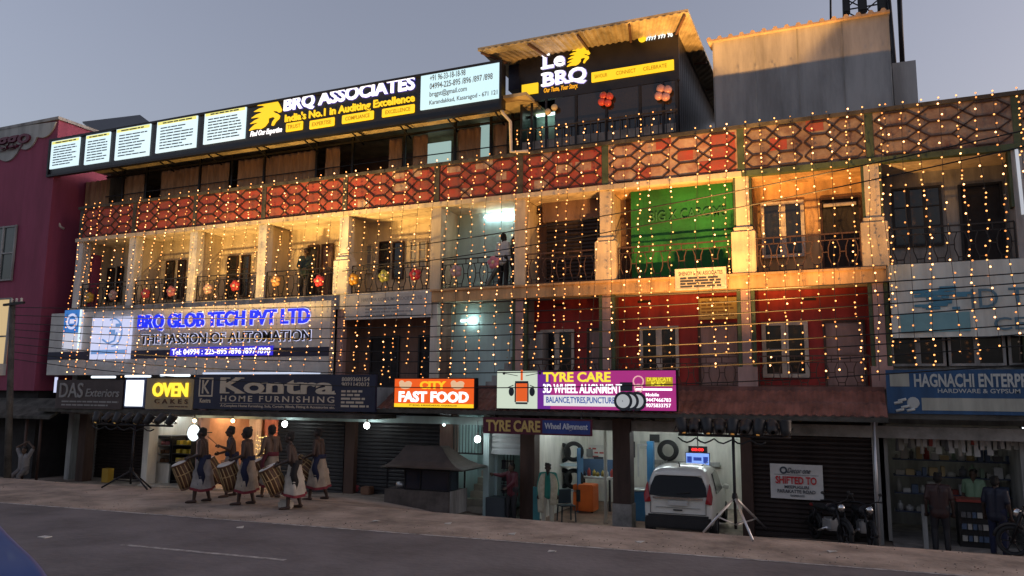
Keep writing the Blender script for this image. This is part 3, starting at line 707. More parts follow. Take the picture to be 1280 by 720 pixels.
# the long billboard
BY = -.42
fr = rect(62, 627, 129, 176, BY, 345); fr = (fr[0], fr[1], 11.05, at(345, 127, BY).z)
bb = sign('rooftop_billboard', 'long lit black billboard of an auditing firm along the roof edge', fr, BY, 'billboard')
panel(fr, BY+.003, K['board'], bb, 'backing', .3); ring((fr[0]-.03, fr[1]+.03, fr[2]-.08, fr[3]+.05), BY+.05, .12, .08, K['steel'], bb)
yel = E('print_yellow_lit', (.95, .9, .25), .9)
for i, (xl, xr, xm, yt, yb) in enumerate(((65, 100, 82, 175, 209), (108, 138, 123, 168, 204), (146, 188.5, 167, 159, 197.5), (197, 247, 222, 149, 188), (256.5, 308, 282, 138, 177))):
    q = rect(xl, xr, yt, yb, BY, xm); p = panel(q, BY-.06, E_W, bb, 'lit_panel', .05)
    panel(sub(q, .02, .98, .88, .98), BY-.066, yel, p, 'heading_strip', .004)
    ww = MB(); words(ww, *sub(q, .15, .88, 0, 0)[:2], sub(q, 0, 0, .905, 0)[2], .045, BY-.069, .9, i)
    for k in range(8): words(ww, *sub(q, .1, .92, 0, 0)[:2], sub(q, 0, 0, .10+.093*k, 0)[2], .04, BY-.063, rnd.choice((.6, .85, 1, 1, .75)), 10*i+k)
    ww.build('print', INK, p)
horse(rect(313, 353, 126.5, 161, BY, 333), BY-.01, E_YEL, bb)
txt('Find Our Expertise', rect(313, 352, 161.5, 170, BY, 333), BY-.01, E_LETTER, bb, slant=.2)
glow_txt('BRQ ASSOCIATES', rect(356, 519, 109, 128.5, BY, 437), BY-.0, E_LETTER, bb, E('blue_glow', (.12, .1, .75), .4), .04, bold=.025, depth=.05)
glow_txt("India's No.1 in Auditing Excellence", rect(357, 519, 130.5, 143, BY, 437), BY-.0, E_YEL, bb, None, bold=.02, depth=.04)
for (xl, xr, xm, yt, yb), t in zip(((358, 379.5, 369, 153, 164), (387.5, 419, 403, 149, 160), (428, 468, 448, 141.5, 152.5), (478, 519, 498, 133.5, 144.5)), ('TRUST', 'EXPERTISE', 'COMPLIANCE', 'EXCELLENCE')):
    q = rect(xl, xr, yt, yb, BY, xm); p = panel(q, BY-.05, E_YEL, bb, 'lit_tag', .045, bevel=.03)
    txt(t, sub(q, .12, .88, .28, .72), BY-.052, E('dull_amber', (.55, .27, .0), .55), p, depth=.006)
q = rect(527, 625, 85.5, 130.5, BY, 576); p = panel(q, BY-.06, E_PALE, bb, 'lit_panel', .05)
grey = flat('print_grey', (.16, .2, .22))
txt('+91 96-33-18-18-98', sub(q, .12, .58, .76, .93), BY-.061, grey, p, depth=.006); txt('04994-225-895 /896 /897 /898', sub(q, .12, .92, .53, .70), BY-.061, grey, p, depth=.006)
txt('brqgst@gmail.com', sub(q, .12, .60, .28, .47), BY-.061, grey, p, depth=.006); txt('Karandakkad, Kasaragod - 671 121', sub(q, .12, .98, .06, .22), BY-.061, grey, p, depth=.006)
# restaurant sign
r = rect(653, 846, 55, 109, LY, 750); Y = LY-.002
ls = sign('restaurant_sign', 'lit rooftop restaurant sign with white letters, gold horse head and yellow bars', r, Y)
q = rect(653, 673, 105.5, 118, Y, 663); panel(q, Y-.06, E_YEL, ls, 'lit_bar', .06)
q = rect(740, 842.5, 83.5, 95.5, Y, 791); p = panel(q, Y-.06, E_YEL, ls, 'lit_bar', .06)
for t, a0, a1 in (('SAVOUR', .04, .2), ('CONNECT', .31, .55), ('CELEBRATE', .64, .92)): txt(t, sub(q, a0, a1, .3, .7), Y-.062, bpy.data.materials['dull_amber'], p, depth=.006)
def serif(mb, pts, Y, h):   # small slab feet under letter stems
    for x, z, wd in pts: mb.box(x-wd/2, x+wd/2, Y-.05, Y, z, z+h)
q1 = rect(679.5, 706, 66.5, 84.5, Y, 692); q2 = rect(679.5, 733, 87.5, 107.5, Y, 706)
hal = E('violet_halo', (.5, .45, 1), .7)
glow_txt('Le', q1, Y, E_LETTER, ls, hal, .04, bold=.012, depth=.05); glow_txt('BRQ', q2, Y, E_LETTER, ls, hal, .04, bold=.012, depth=.05)
sm = MB(); wx = (q1[1]-q1[0]); serif(sm, [(q1[0]+wx*.12, q1[3]-.05, .24), (q1[0]+wx*.05, q1[2], .2)], Y-.012, .05)
wx = q2[1]-q2[0]; serif(sm, [(q2[0]+.06, q2[2]+.09, .24), (q2[0]+.06, q2[3]-.07, .24), (q2[0]+wx*.38, q2[2]+.09, .22), (q2[0]+wx*.36, q2[3]-.07, .22), (q2[0]+wx*.62, q2[2]+.09, .2)], Y-.012, .05); sm.build('letter_serifs', E_LETTER, ls)
horse(rect(709, 738, 60, 82, Y, 723), Y-.01, E_YEL, ls)
txt('Our Taste, Your Story.', rect(679.5, 722, 107.5, 115, Y, 700), Y-.01, E('lit_amber', (1, .45, .02), .9), ls, slant=.15)
txt('9999 999 98', rect(807, 841, 41.5, 49, Y, 824), Y-.01, E('icy_letters', (.7, .9, 1), 1.1), ls, bold=.02)
MB().ball(tuple(at(803, 48, Y-.04)), (.12, .03, .12)).build('phone_icon', E_YEL, ls)
# cladding and sign of the technology company
GYs = -.3
def gl(*a): return rect(*a[:4], GYs, a[4])
ga = at(65, 389, GYs); gb = at(413, 400, GYs); gfr = (ga.x, gb.x, at(356, 468, GYs).z, at(300, 381, GYs).z)
gs = sign('company_fascia_sign', 'grey clad first floor fascia with blue lit company letters and navy band', gfr, GYs)
panel(gfr, GYs, K['acp'], gs, 'cladding', .25)
for k in range(1, 7):
    z = gfr[2]+.06+k*.13
    if k < 5: MB().box(gfr[0], gfr[1], GYs-.006, GYs-.001, z, z+.11).build('cladding_rib', K['acp'], gs)
q = gl(240, 413, 435, 446, 330); bnd = (gfr[0], gfr[1], q[2], q[3]); panel(bnd, GYs-.02, K['navy'], gs, 'navy_band', .018)
glow_txt('BRQ GLOB TECH PVT LTD', gl(174, 388, 389.5, 411, 280), GYs, E_BLUE, gs, E_HALO, .032, bold=.02, depth=.07)
glow_txt('THE PASSION OF AUTOMATION', gl(177, 389, 415.5, 428, 283), GYs, flat('black_letters', (.015, .015, .02)), gs, E_HALO, .032, bold=.008, depth=.04)
q = gl(214, 342, 433.5, 445, 278); p = panel(q, GYs-.05, E_BLUEBAR, gs, 'lit_bar', .03); txt('Tel: 04994 : 225-895 /896 /897 /898', sub(q, .02, .98, .2, .82), GYs-.052, E_LETTER, p, depth=.008)
q = gl(83, 104, 388, 437, 94); p = panel(q, GYs-.12, E('lit_white_dim', (.8, .83, 1), .62), gs, 'logo_panel', .1)
pb_ = panel(sub(q, 0, .93, .42, 1), GYs-.126, E('lit_sky_blue', (.05, .25, .75), .6), p, 'blue_field', .005)
c = sub(q, .5, 0, .71, 0); MB().lathe([(.3, 0), (.3, -.01), (.21, -.01), (.21, 0)], (c[0]-.02, GYs-.127, c[2]), 'Y', 28, False).build('ring_emblem', E_LILAC, p)
MB().box(c[0]-.14, c[0]+.1, GYs-.137, GYs-.127, c[2]-.08, c[2]+.08).build('emblem_mark', E_LILAC, p)
B('lit_edge', E_W, gs, q[1]-.05, q[1]+.01, GYs-.16, GYs-.121, q[2], q[3])
q = gl(118, 165.5, 397, 449, 142); p = panel(q, GYs-.14, E_LILAC, gs, 'picture_panel', .12)
pic = MB(); cx, cz = (q[0]+q[1])/2+.15, (q[2]+q[3])/2+.2
blue1 = E('print_pale_blue', (.22, .42, .85), .6)
pic.tube([(cx+.45*math.cos(t), GYs-.146, cz+.5*math.sin(t)) for t in [k*.3-1.6 for k in range(13)]], .03, 6); pic.tube([(cx-.5, GYs-.146, cz-.25), (cx-.2, GYs-.146, cz-.4), (cx+.1, GYs-.146, cz-.3), (cx+.2, GYs-.146, cz)], .04, 6)
pic.box(cx-.2, cx+.1, GYs-.15, GYs-.141, cz-.1, cz+.1).box(cx+.1, cx+.4, GYs-.149, GYs-.141, cz+.2, cz+.32); pic.build('picture_lines', blue1, p)
B('caption_strip', blue1, p, *sub(q, .03, .97, 0, 0)[:2], GYs-.145, GYs-.141, *sub(q, 0, 0, .12, .22)[2:])
# three boards over the left shops
SY = -1.35
q = rect(70, 153, 475, 511, SY, 112)
s = sign('exterior_shop_board', 'unlit brown signboard with pale engraved letters, leftmost over the ground floor shops', q, SY)
panel(q, SY, M('brown_board', (.07, .05, .05), .5, var=.2), s, 'board', .08); pal = flat('dull_silver', (.3, .29, .28))
txt('DAS', sub(q, .06, .42, .38, .9), SY, pal, s, bold=.01, depth=.03); txt('Exteriors', sub(q, .46, .95, .42, .7), SY, pal, s, slant=.2, depth=.02)
ww = MB(); words(ww, *sub(q, .1, .95, 0, 0)[:2], sub(q, 0, 0, .22, 0)[2], .05, SY-.001); words(ww, *sub(q, .1, .8, 0, 0)[:2], sub(q, 0, 0, .1, 0)[2], .05, SY-.001, 1, 3); ww.build('print', pal, s)
E_STRIP = E('board_tube', (.8, .9, 1), 1.6, sample=True)
q5 = rect(72, 237, 470, 472.5, SY+.1, 150)
for xl, xr, ym in ((115, 144, 470), (157, 188, 469), (201, 237, 468)):
    u = rect(xl, xr, ym-1.3, ym+1.3, SY+.1); o = MB().tube([(u[0], SY+.1, u[2]), (u[1], SY+.1, u[2])], .04).build('tube_lamp', E_STRIP, None); o.name = 'tube_lamp'
    tag(o, 'short white tube lamp above the %s' % {115: 'brown exterior shop board', 157: 'square white light box', 201: 'yellow bakery board'}[xl], 'tube lamp', 'tube lamps along the tops of the boards')
u = rect(254, 400, 464.5, 466.5, SY+.1, 320); o = MB().tube([(u[0], SY+.1, u[2]), (u[1], SY+.1, u[2])], .03).build('tube_lamp', E('strip_lamp', (.7, .78, 1), .8, sample=True)); tag(o, 'long thin white strip lamp along the top of the furnishing board', 'tube lamp', 'tube lamps along the tops of the boards')
MB().box(q[0]-.14, q[0]-.05, SY, SY+.06, sub(q, 0, 0, .55, 0)[2], q[3]+.1).build('lit_edge', E_LILAC, s)
q = rect(154.5, 182, 473, 510, SY, 168)
s = sign('light_box', 'square glowing white light box with rounded corners beside the bakery board', q, SY, 'light box')
panel(q, SY+.0, M('blue_grey_case', (.16, .2, .36), .5), s, 'case', .2, bevel=.04); panel(sub(q, .1, .9, .06, .94), SY-.012, E('white_box', (.9, .95, 1), 1.6, sample=True), s, 'diffuser', .01, bevel=.003)
q = rect(182.5, 241.5, 473, 511.5, SY, 212)
s = sign('bakery_board', 'tan bakery signboard with glowing yellow letters OVEN', q, SY)
panel(q, SY, M('tan_board', (.40, .30, .17), .5, var=.1), s, 'board', .1); glow_txt('OVEN', sub(q, .16, .90, .40, .86), SY, E('lit_lemon', (1, .75, .05), 1.25), s, E('lemon_halo', (.8, .45, .05), .35), .03, bold=.03, depth=.05)
txt('CAKES', sub(q, .2, .9, .18, .33), SY, flat('brown_print', (.1, .04, .02)), s, space=1.7); ww = MB(); words(ww, *sub(q, .5, .9, 0, 0)[:2], sub(q, 0, 0, .07, 0)[2], .035, SY-.001); ww.build('print', bpy.data.materials['brown_print'], s)
q = rect(242.5, 469, 468.5, 513, SY, 356)
s = sign('furnishing_board', 'long navy signboard of a home furnishing shop with cream slab letters', q, SY)
panel(q, SY, M('navy_board', (.02, .025, .06), .35, var=.15, bump=.02), s, 'board', .1); crm = flat('cream_print', (.62, .52, .4))
ring(sub(q, .03, .115, .36, .92), SY-.001, .01, .05, crm, s, 'logo_frame'); txt('K', sub(q, .05, .095, .45, .85), SY, crm, s, depth=.015); txt('Kontra', sub(q, .04, .105, .18, .31), SY, crm, s, bold=.02, depth=.01)
kq = sub(q, .16, .795, .46, .92); txt('Kontra', kq, SY, crm, s, bold=.025, depth=.03)
sm = MB(); kw, kh = kq[1]-kq[0], kq[3]-kq[2]
for fx, fz, wd in ((.03, 0, .085), (.03, .93, .085), (.165, 0, .08), (.16, .93, .08), (.385, 0, .075), (.495, 0, .075), (.70, 0, .085), (.95, 0, .09), (.39, .63, .05), (.70, .63, .05)):
    sm.box(kq[0]+kw*(fx-wd/2+.015), kq[0]+kw*(fx+wd/2+.015), SY-.032, SY-.0, kq[2]+kh*fz, kq[2]+kh*(fz+.085))
sm.build('letter_serifs', crm, s)
txt('HOME FURNISHING', sub(q, .165, .795, .23, .40), SY, crm, s, space=1.35, bold=.01, depth=.01)
MB().box(*sub(q, .16, .8, 0, 0)[:2], SY-.006, SY-.001, *sub(q, 0, 0, .165, .175)[2:]).build('rule_line', crm, s)
txt('A Complete Home Furnishing, Sofa, Curtain, Blinds, Fitting & Accessories etc.', sub(q, .165, .8, .05, .14), SY, crm, s, depth=.008)
txt('8089360154', sub(q, .83, .97, .82, .93), SY, crm, s, depth=.008, bold=.015); txt('9021142012', sub(q, .83, .97, .68, .79), SY, crm, s, depth=.008, bold=.015)
ww = MB()
for k in range(5): words(ww, *sub(q, .83, .97, 0, 0)[:2], sub(q, 0, 0, .12+.1*k, 0)[2], .06, SY-.001, (.95, .55, .8, .6, .8)[k], k)
ww.build('print', crm, s)
# fast food and tyre signs on the tiled awning
SY = -1.2
q = rect(492, 594, 472.5, 510.5, SY, 543)
s = sign('fast_food_sign', 'orange lit fast food sign with yellow foot strip', q, SY)
panel(q, SY, K['steel'], s, 'case', .2); q = sub(q, .015, .985, .03, .97)
panel(q, SY-.012, E('lit_orange', (.95, .12, .012), .85, sample=True), s, 'lit_face', .01); panel(sub(q, 0, 1, 0, .13), SY-.018, E_YEL, s, 'foot_strip', .005)
txt('CITY', sub(q, .33, .66, .64, .92), SY-.014, E('lit_gold', (1, .55, .02), 1.), s, bold=.04); txt('FAST FOOD', sub(q, .06, .94, .18, .56), SY-.014, E_LETTER, s, bold=.04)
txt('FT ROAD, KARANDAKKAD, KASARAGOD', sub(q, .2, .8, .03, .1), SY-.02, bpy.data.materials['brown_print'], s, depth=.004)
for cx_ in (.14, .8):
    f_ = sub(q, cx_, 0, .76, 0); MB().ball((f_[0], SY-.014, f_[2]), (.2, .02, .1)).ball((f_[0]-.12, SY-.02, f_[2]+.07), (.09, .02, .08)).ball((f_[0]+.1, SY-.02, f_[2]+.06), (.12, .02, .07)).build('food_picture', E('food_print', (.95, .6, .35), .75), s)
q = rect(621, 846, 462.5, 513, SY, 735)
s = sign('tyre_shop_sign', 'wide magenta lit tyre shop sign with white picture panel at its left end', q, SY)
panel(q, SY, K['steel'], s, 'case', .18); wq = (q[0], at(672, 490, SY).x, q[2], q[3]); mq = (wq[1], q[1], q[2], q[3])
panel(sub(wq, .01, 1, .02, .98), SY-.012, E('lit_mint_white', (.72, .82, .66), .8, sample=True), s, 'picture_panel', .01)
mach = MB(); cc = sub(wq, .62, .62, .3, 0); mx = cc[0]; mz = sub(wq, 0, 0, .18, 0)[2]; Yp = SY-.014
panel((mx-.16, mx+.16, mz+.02, mz+.52), Yp-.006, E('lit_vermilion', (.9, .13, .02), .8), s, 'machine_picture', .006)
mach.box(mx-.19, mx+.19, Yp-.012, Yp, mz+.5, mz+.56).box(mx-.17, mx+.17, Yp-.012, Yp, mz-.05, mz).box(mx-.2, mx-.165, Yp-.01, Yp, mz, mz+.5).box(mx+.165, mx+.2, Yp-.01, Yp, mz, mz+.5)
for a_ in (-1, 1): mach.ball((mx+a_*.3, Yp, mz+.28), (.08, .012, .12)).bar((mx+a_*.24, Yp-.004, mz+.45), (mx+a_*.42, Yp-.004, mz+.38), .02).bar((mx+a_*.12, Yp-.004, mz+.7), (mx+a_*.5, Yp-.004, mz+.77), .015).ball((mx+a_*.52, Yp, mz+.77), .04)
mach.build('machine_outline', INK, s); B('machine_mast', bpy.data.materials['lit_vermilion'], s, mx-.03, mx+.03, Yp-.008, Yp, mz+.58, mz+.86)
mag = E('lit_magenta', (.42, .03, .22), .85, sample=True); panel(sub(mq, 0, .995, .02, .98), SY-.012, mag, s, 'lit_face', .01)
panel(sub(mq, 0, .1, .02, .98), SY-.015, E('lit_purple', (.16, .02, .3), .8), s, 'purple_edge', .002)
txt('TYRE CARE', sub(mq, .045, .545, .70, .95), SY-.016, E('lit_canary', (.95, .8, .05), 1.), s, bold=.03, depth=.02)
txt('3D WHEEL ALIGNMENT', sub(mq, .045, .625, .42, .65), SY-.016, E_LETTER, s, bold=.015); panel(sub(mq, .05, .6, .10, .37), SY-.03, E('lit_bar_white', (.85, .85, .85), .85), s, 'white_bar', .014, bevel=.004)
txt('BALANCE,TYRES,PUNCTURE', sub(mq, .07, .575, .15, .33), SY-.032, E('lit_print_blue', (.04, .12, .5), .6), s, bold=.02, depth=.006)
ty = MB(); th = MB()
for k, fx in enumerate((.73, .68, .635)):
    c = sub(mq, fx, 0, .24, 0); ty.lathe([(.1, -.01*k), (.24, -.01*k), (.24, -.01*k-.03), (.1, -.01*k-.03)], (c[0], SY-.02, c[2]), 'Y', 24, False); th.lathe([(.02, -.01*k-.03), (.17, -.01*k-.04), (.17, -.01*k-.03)], (c[0], SY-.02, c[2]), 'Y', 24, False)
c = sub(mq, .655, 0, .58, 0); ty.box(c[0]-.16, c[0]+.16, SY-.03, SY-.013, c[2]-.1, c[2]+.12); ty.build('tyre_picture', INK, s); th.build('rim_picture', E('lit_print_grey', (.5, .52, .55), .7), s)
panel(sub(mq, .79, .975, .60, .82), SY-.018, E('lit_olive', (.5, .33, .02), .8), s, 'key_tag', .004)
for t, b0, b1 in (('DUPLICATE', .72, .81), ('KEY', .61, .71)): txt(t, sub(mq, .8, .965, b0, b1) if t != 'KEY' else sub(mq, .83, .93, b0, b1), SY-.02, bpy.data.materials['lit_canary'], s, bold=.02, depth=.006)
for fz, rr in ((.72, .13), (.55, .1)):
    c = sub(mq, .74, 0, fz, 0); MB().tube([(c[0]+rr*math.cos(t*.45), SY-.02, c[2]+rr*math.sin(t*.45)) for t in range(15)], .018, 6, cap=False).build('key_ring', E('lit_pink', (.95, .5, .5), .8), s)
panel(sub(mq, .72, .97, .5, .55), SY-.016, E_LETTER, s, 'key_picture', .004)
for t, b0, b1, a1 in (('Mobile', .36, .44, .88), ('9447466783', .23, .32, .96), ('9075833757', .1, .19, .96)): txt(t, sub(mq, .79, a1, b0, b1), SY-.014, E_LETTER, s, depth=.008, bold=.015)
q = rect(604, 740, 523, 543.5, -1.3, 672)
s = sign('hanging_tyre_sign', 'narrow unlit maroon tyre shop board hanging under the awning', q, -1.3)
panel(q, -1.3, M('maroon_board', (.10, .012, .03), .45, var=.15, bump=.02), s, 'board', .05); txt('TYRE CARE', sub(q, .03, .54, .14, .86), -1.3, flat('gold_print', (.6, .42, .14)), s, bold=.03)
bq = sub(q, .56, .985, .1, .9); panel(bq, -1.306, M('blue_field', (.03, .06, .25), .45), s, 'blue_field', .004, bevel=.001); txt('Wheel Alignment', sub(bq, .05, .95, .2, .8), -1.307, flat('pale_print', (.6, .62, .68)), s, bold=.02)
for fx in (.1, .9): x = sub(q, fx, 0, 0, 0)[0]; MB().bar((x, -1.27, q[3]), (x, -1.1, AZ+.02), .02).build('hanger', K['iron'], s)
q = rect(844, 908, 335, 362, -.17, 876)
s = sign('office_nameplate', 'cream chartered accountants nameplate fixed on the ochre band between the storeys', q, -.17)
panel(q, -.17, flat('cream_plate', (.62, .56, .44)), s, 'board', .03); ring(q, -.171, .015, .04, K['woodwhite'], s)
txt('SHENOY & PAI ASSOCIATES', sub(q, .07, .93, .68, .86), -.171, INK, s, depth=.006, bold=.015); ww = MB()
for k in range(4): words(ww, *sub(q, .1, .9, 0, 0)[:2], sub(q, 0, 0, .12+.13*k, 0)[2], .05, -.171, .95, k)
ww.build('print', INK, s)
q = rect(430, 545, 367, 398, -.1, 487)
s = sign('society_board', 'wide white board with faint small print below the fourth balcony railing', (at(431, 380, -.1).x, at(540, 380, -.1).x, q[2], q[3]), -.1); q = (at(431, 380, -.1).x, at(539, 380, -.1).x, q[2], q[3])
panel(q, -.1, flat('white_board', (.55, .54, .5)), s, 'board', .03); fa = flat('faded_print', (.3, .3, .3)); txt('HARITHA CONSUMER SOCIETY LTD', sub(q, .2, .9, .72, .86), -.101, fa, s, depth=.004); ww = MB()
for k in range(4): words(ww, *sub(q, .25, .85, 0, 0)[:2], sub(q, 0, 0, .12+.13*k, 0)[2], .04, -.101, (.7, .9, .6, .8)[k], k)
ww.build('print', fa, s)
q = rect(873, 921, 372, 399, .9, 897)
s = sign('yellowed_board', 'yellowed notice board with faint lines above a first floor door', q, .9); panel(q, .9, flat('yellow_plate', (.5, .38, .14)), s, 'board', .03); ww = MB()
for k in range(5): words(ww, *sub(q, .08, .92, 0, 0)[:2], sub(q, 0, 0, .14+.16*k, 0)[2], .045, .899, (.9, .7, .9, .8, .5)[k], k)
ww.build('print', flat('brown_faint', (.22, .13, .04)), s)
q = rect(963, 1029, 580.5, 624, .1, 996)
s = sign('shifted_banner', 'white paper banner reading SHIFTED TO tied on the dark shutter', q, .1, 'banner')
bn = MB(); v = []
for i in range(13):
    for j in range(7): v.append((q[0]+(q[1]-q[0])*i/12, .1+.012*math.sin(i*.8+j*.6), q[2]+(q[3]-q[2])*j/6))
bn.add(v, [(i*7+j, i*7+7+j, i*7+8+j, i*7+1+j) for i in range(12) for j in range(6)], True); bn.build('sheet', flat('banner_white', (.66, .64, .62)), s)
Yp = .08; txt('Decor one', sub(q, .33, .76, .74, .9), Yp, INK, s, slant=.3, depth=.005); MB().lathe([(.05, 0), (.09, 0), (.09, -.01), (.05, -.01)], (sub(q, .26, 0, 0, 0)[0], Yp, sub(q, 0, 0, .82, 0)[2]), 'Y', 16, False).build('round_mark', INK, s)
MB().box(*sub(q, .08, .92, 0, 0)[:2], Yp-.004, Yp, *sub(q, 0, 0, .69, .70)[2:]).build('rule_line', INK, s)
txt('SHIFTED TO', sub(q, .1, .88, .43, .65), Yp, flat('red_print', (.55, .03, .04)), s, bold=.03, depth=.006); txt('MEEPUGURI', sub(q, .27, .73, .3, .39), Yp, INK, s, bold=.02, depth=.005); txt('PARAKATTE ROAD', sub(q, .13, .85, .17, .27), Yp, INK, s, bold=.02, depth=.005); txt('KASARAGOD', sub(q, .38, .65, .07, .13), Yp, INK, s, depth=.005)
HY = -.66
q = rect(1110.5, 1300, 462, 518, HY, 1195); q = (AX1+.02, 6.2, q[2], q[3])
s = sign('hardware_shop_sign', 'blue and cream hardware shop signboard at the right end of the awnings', q, HY)
panel(q, HY, M('blue_board', (.025, .085, .2), .45, var=.25, streak=True), s, 'board', .06); wx = lambda px: at(px, 485, HY).x
crm2 = flat('pale_sign_print', (.5, .52, .5))
def hz(px, a, c): return at(px, c, HY).z, at(px, a, HY).z
z0, z1 = hz(1212, 467, 484); txt('HAGNACHI ENTERPRISES', (wx(1143), wx(1312), z0, z1), HY, crm2, s, bold=.03)
z0, z1 = hz(1220, 486, 491.5); txt('HARDWARE & GYPSUM', (wx(1172), wx(1275), z0, z1), HY, crm2, s, bold=.01, depth=.01)
z0, z1 = hz(1230, 498, 514); panel((wx(1151), wx(1300), z0, z1), HY-.006, M('cream_field', (.42, .42, .36), .6, streak=True), s, 'cream_field', .005)
z0, z1 = hz(1123, 467, 483); panel((wx(1111)+.03, wx(1137), z0, z1), HY-.006, bpy.data.materials['cream_field'], s, 'cream_corner', .005)
z0, z1 = hz(1132, 495, 516); lq = (wx(1112)+.05, wx(1149), z0, z1)
pp = MB(); pp.ball((sub(lq, .75, 0, 0, 0)[0], HY-.0, sub(lq, 0, 0, .6, 0)[2]), (.13, .012, .13)); [pp.tube([(sub(lq, fx, 0, 0, 0)[0], HY-.004, sub(lq, 0, 0, fz, 0)[2]), (sub(lq, fx+.3, 0, 0, 0)[0], HY-.004, sub(lq, 0, 0, fz+.12, 0)[2])], .035, 6) for fx, fz in ((.05, .55), (.2, .7), (.1, .1), (.5, .12), (.3, .3))]
pp.build('tool_pictures', crm2, s)
q = rect(1113, 1300, 327, 421, -.16, 1195); q = (at(1113, 375, -.16).x, 5.6, q[2], q[3])
s = sign('faded_banner', 'faded pale blue advertising banner across the first floor right of the red walls', q, -.16, 'banner')
v = []
for i in range(25):
    for j in range(9): v.append((q[0]+(q[1]-q[0])*i/24, -.16+.018*math.sin(i*.7+j*.5), q[2]+(q[3]-q[2])*j/8))
MB().add(v, [(i*9+j, i*9+9+j, i*9+10+j, i*9+1+j) for i in range(24) for j in range(8)], True).build('sheet', M('faded_vinyl', (.55, .63, .61), .6, var=.2, streak=True), s)
bl = flat('faded_blue_print', (.07, .25, .38)); pt = MB(); wx = lambda px: at(px, 375, -.185).x
for k in range(26):
    px = rnd.uniform(1137, 1196); py = rnd.uniform(361, 388); x = wx(px); z = at(px, py, -.185).z; pt.box(x, x+rnd.uniform(.15, .4), -.19-.0004*k, -.184, z, z+.06)
pt.build('printed_pattern', bl, s)
MB().box(wx(1124), wx(1211), -.187, -.183, at(1165, 415, -.185).z, at(1165, 391, -.185).z).build('printed_band', flat('faded_teal_print', (.16, .36, .42)), s)
txt('ID TZ', (wx(1214), wx(1310), at(1250, 384, -.185).z, at(1250, 360, -.185).z), -.184, flat('faded_slate', (.09, .2, .28)), s, bold=.0, depth=.006); txt('CERA', (wx(1240), wx(1330), at(1270, 412, -.185).z, at(1270, 396, -.185).z), -.184, bpy.data.materials['faded_slate'], s, depth=.006)
# round lit sign at the bakery
c = at(243, 541, -.5)
rs = thing('round_light_sign', 'small round white glowing sign projecting beside the bakery entrance', 'sign', tuple(c))
MB().lathe([(.02, -.06), (.25, -.06), (.27, -.03), (.27, .03), (.25, .06), (.02, .06)], tuple(c), 'Y', 28).build('disc', E('round_lamp', (.8, .95, 1), 1.8, sample=True), rs); MB().lathe([(.272, -.035), (.29, -.035), (.29, .035), (.272, .035)], tuple(c), 'Y', 28, False).build('rim', K['steel'], rs)
MB().bar((c.x+.28, -.5, c.z), (c.x+.28, -.0, c.z+.0), .03).build('bracket', K['steel'], rs)

# ------------------------------------------------------------------ people
def remesh(mb, name, mat, parent, vox=.009, smooth=2, it=True):
    me = bpy.data.meshes.new('tmp'); me.from_pydata(mb.v, [], mb.f); o = bpy.data.objects.new('tmp', me); col.objects.link(o)
    md = o.modifiers.new('r', 'REMESH'); md.mode = 'VOXEL'; md.voxel_size = vox; md.use_smooth_shade = True
    sm_ = o.modifiers.new('s', 'SMOOTH'); sm_.factor = .5; sm_.iterations = smooth
    dg = bpy.context.evaluated_depsgraph_get(); m2 = bpy.data.meshes.new_from_object(o.evaluated_get(dg)); m2.name = name
    bpy.data.objects.remove(o); bpy.data.meshes.remove(me)
    m2.materials.clear(); m2.materials.append(mat); m2.polygons.foreach_set('use_smooth', [True]*len(m2.polygons))
    p = bpy.data.objects.new(name, m2); col.objects.link(p); p.parent = parent; WO[p.name] = WO[parent.name]; return p
def cap(mb, p, q, r0, r1, n=12):
    mb.tube([p, q], r0, n, r1=r1); mb.ball(p, r0, n, 6); mb.ball(q, r1, n, 6); return mb
def skin(name, rgb): return M(name, rgb, .55, var=.15, scale=9, bump=.03)
SK = [skin('deep_brown_skin', (.042, .022, .016)), skin('brown_skin', (.10, .06, .04)), skin('dark_skin', (.04, .022, .017))]
HAIR = M('black_hair', (.012, .010, .009), .6, var=.3, scale=30, bump=.3)
EYE = flat('eye_dark', (.015, .012, .01))
def V(*a): return Vector(a)
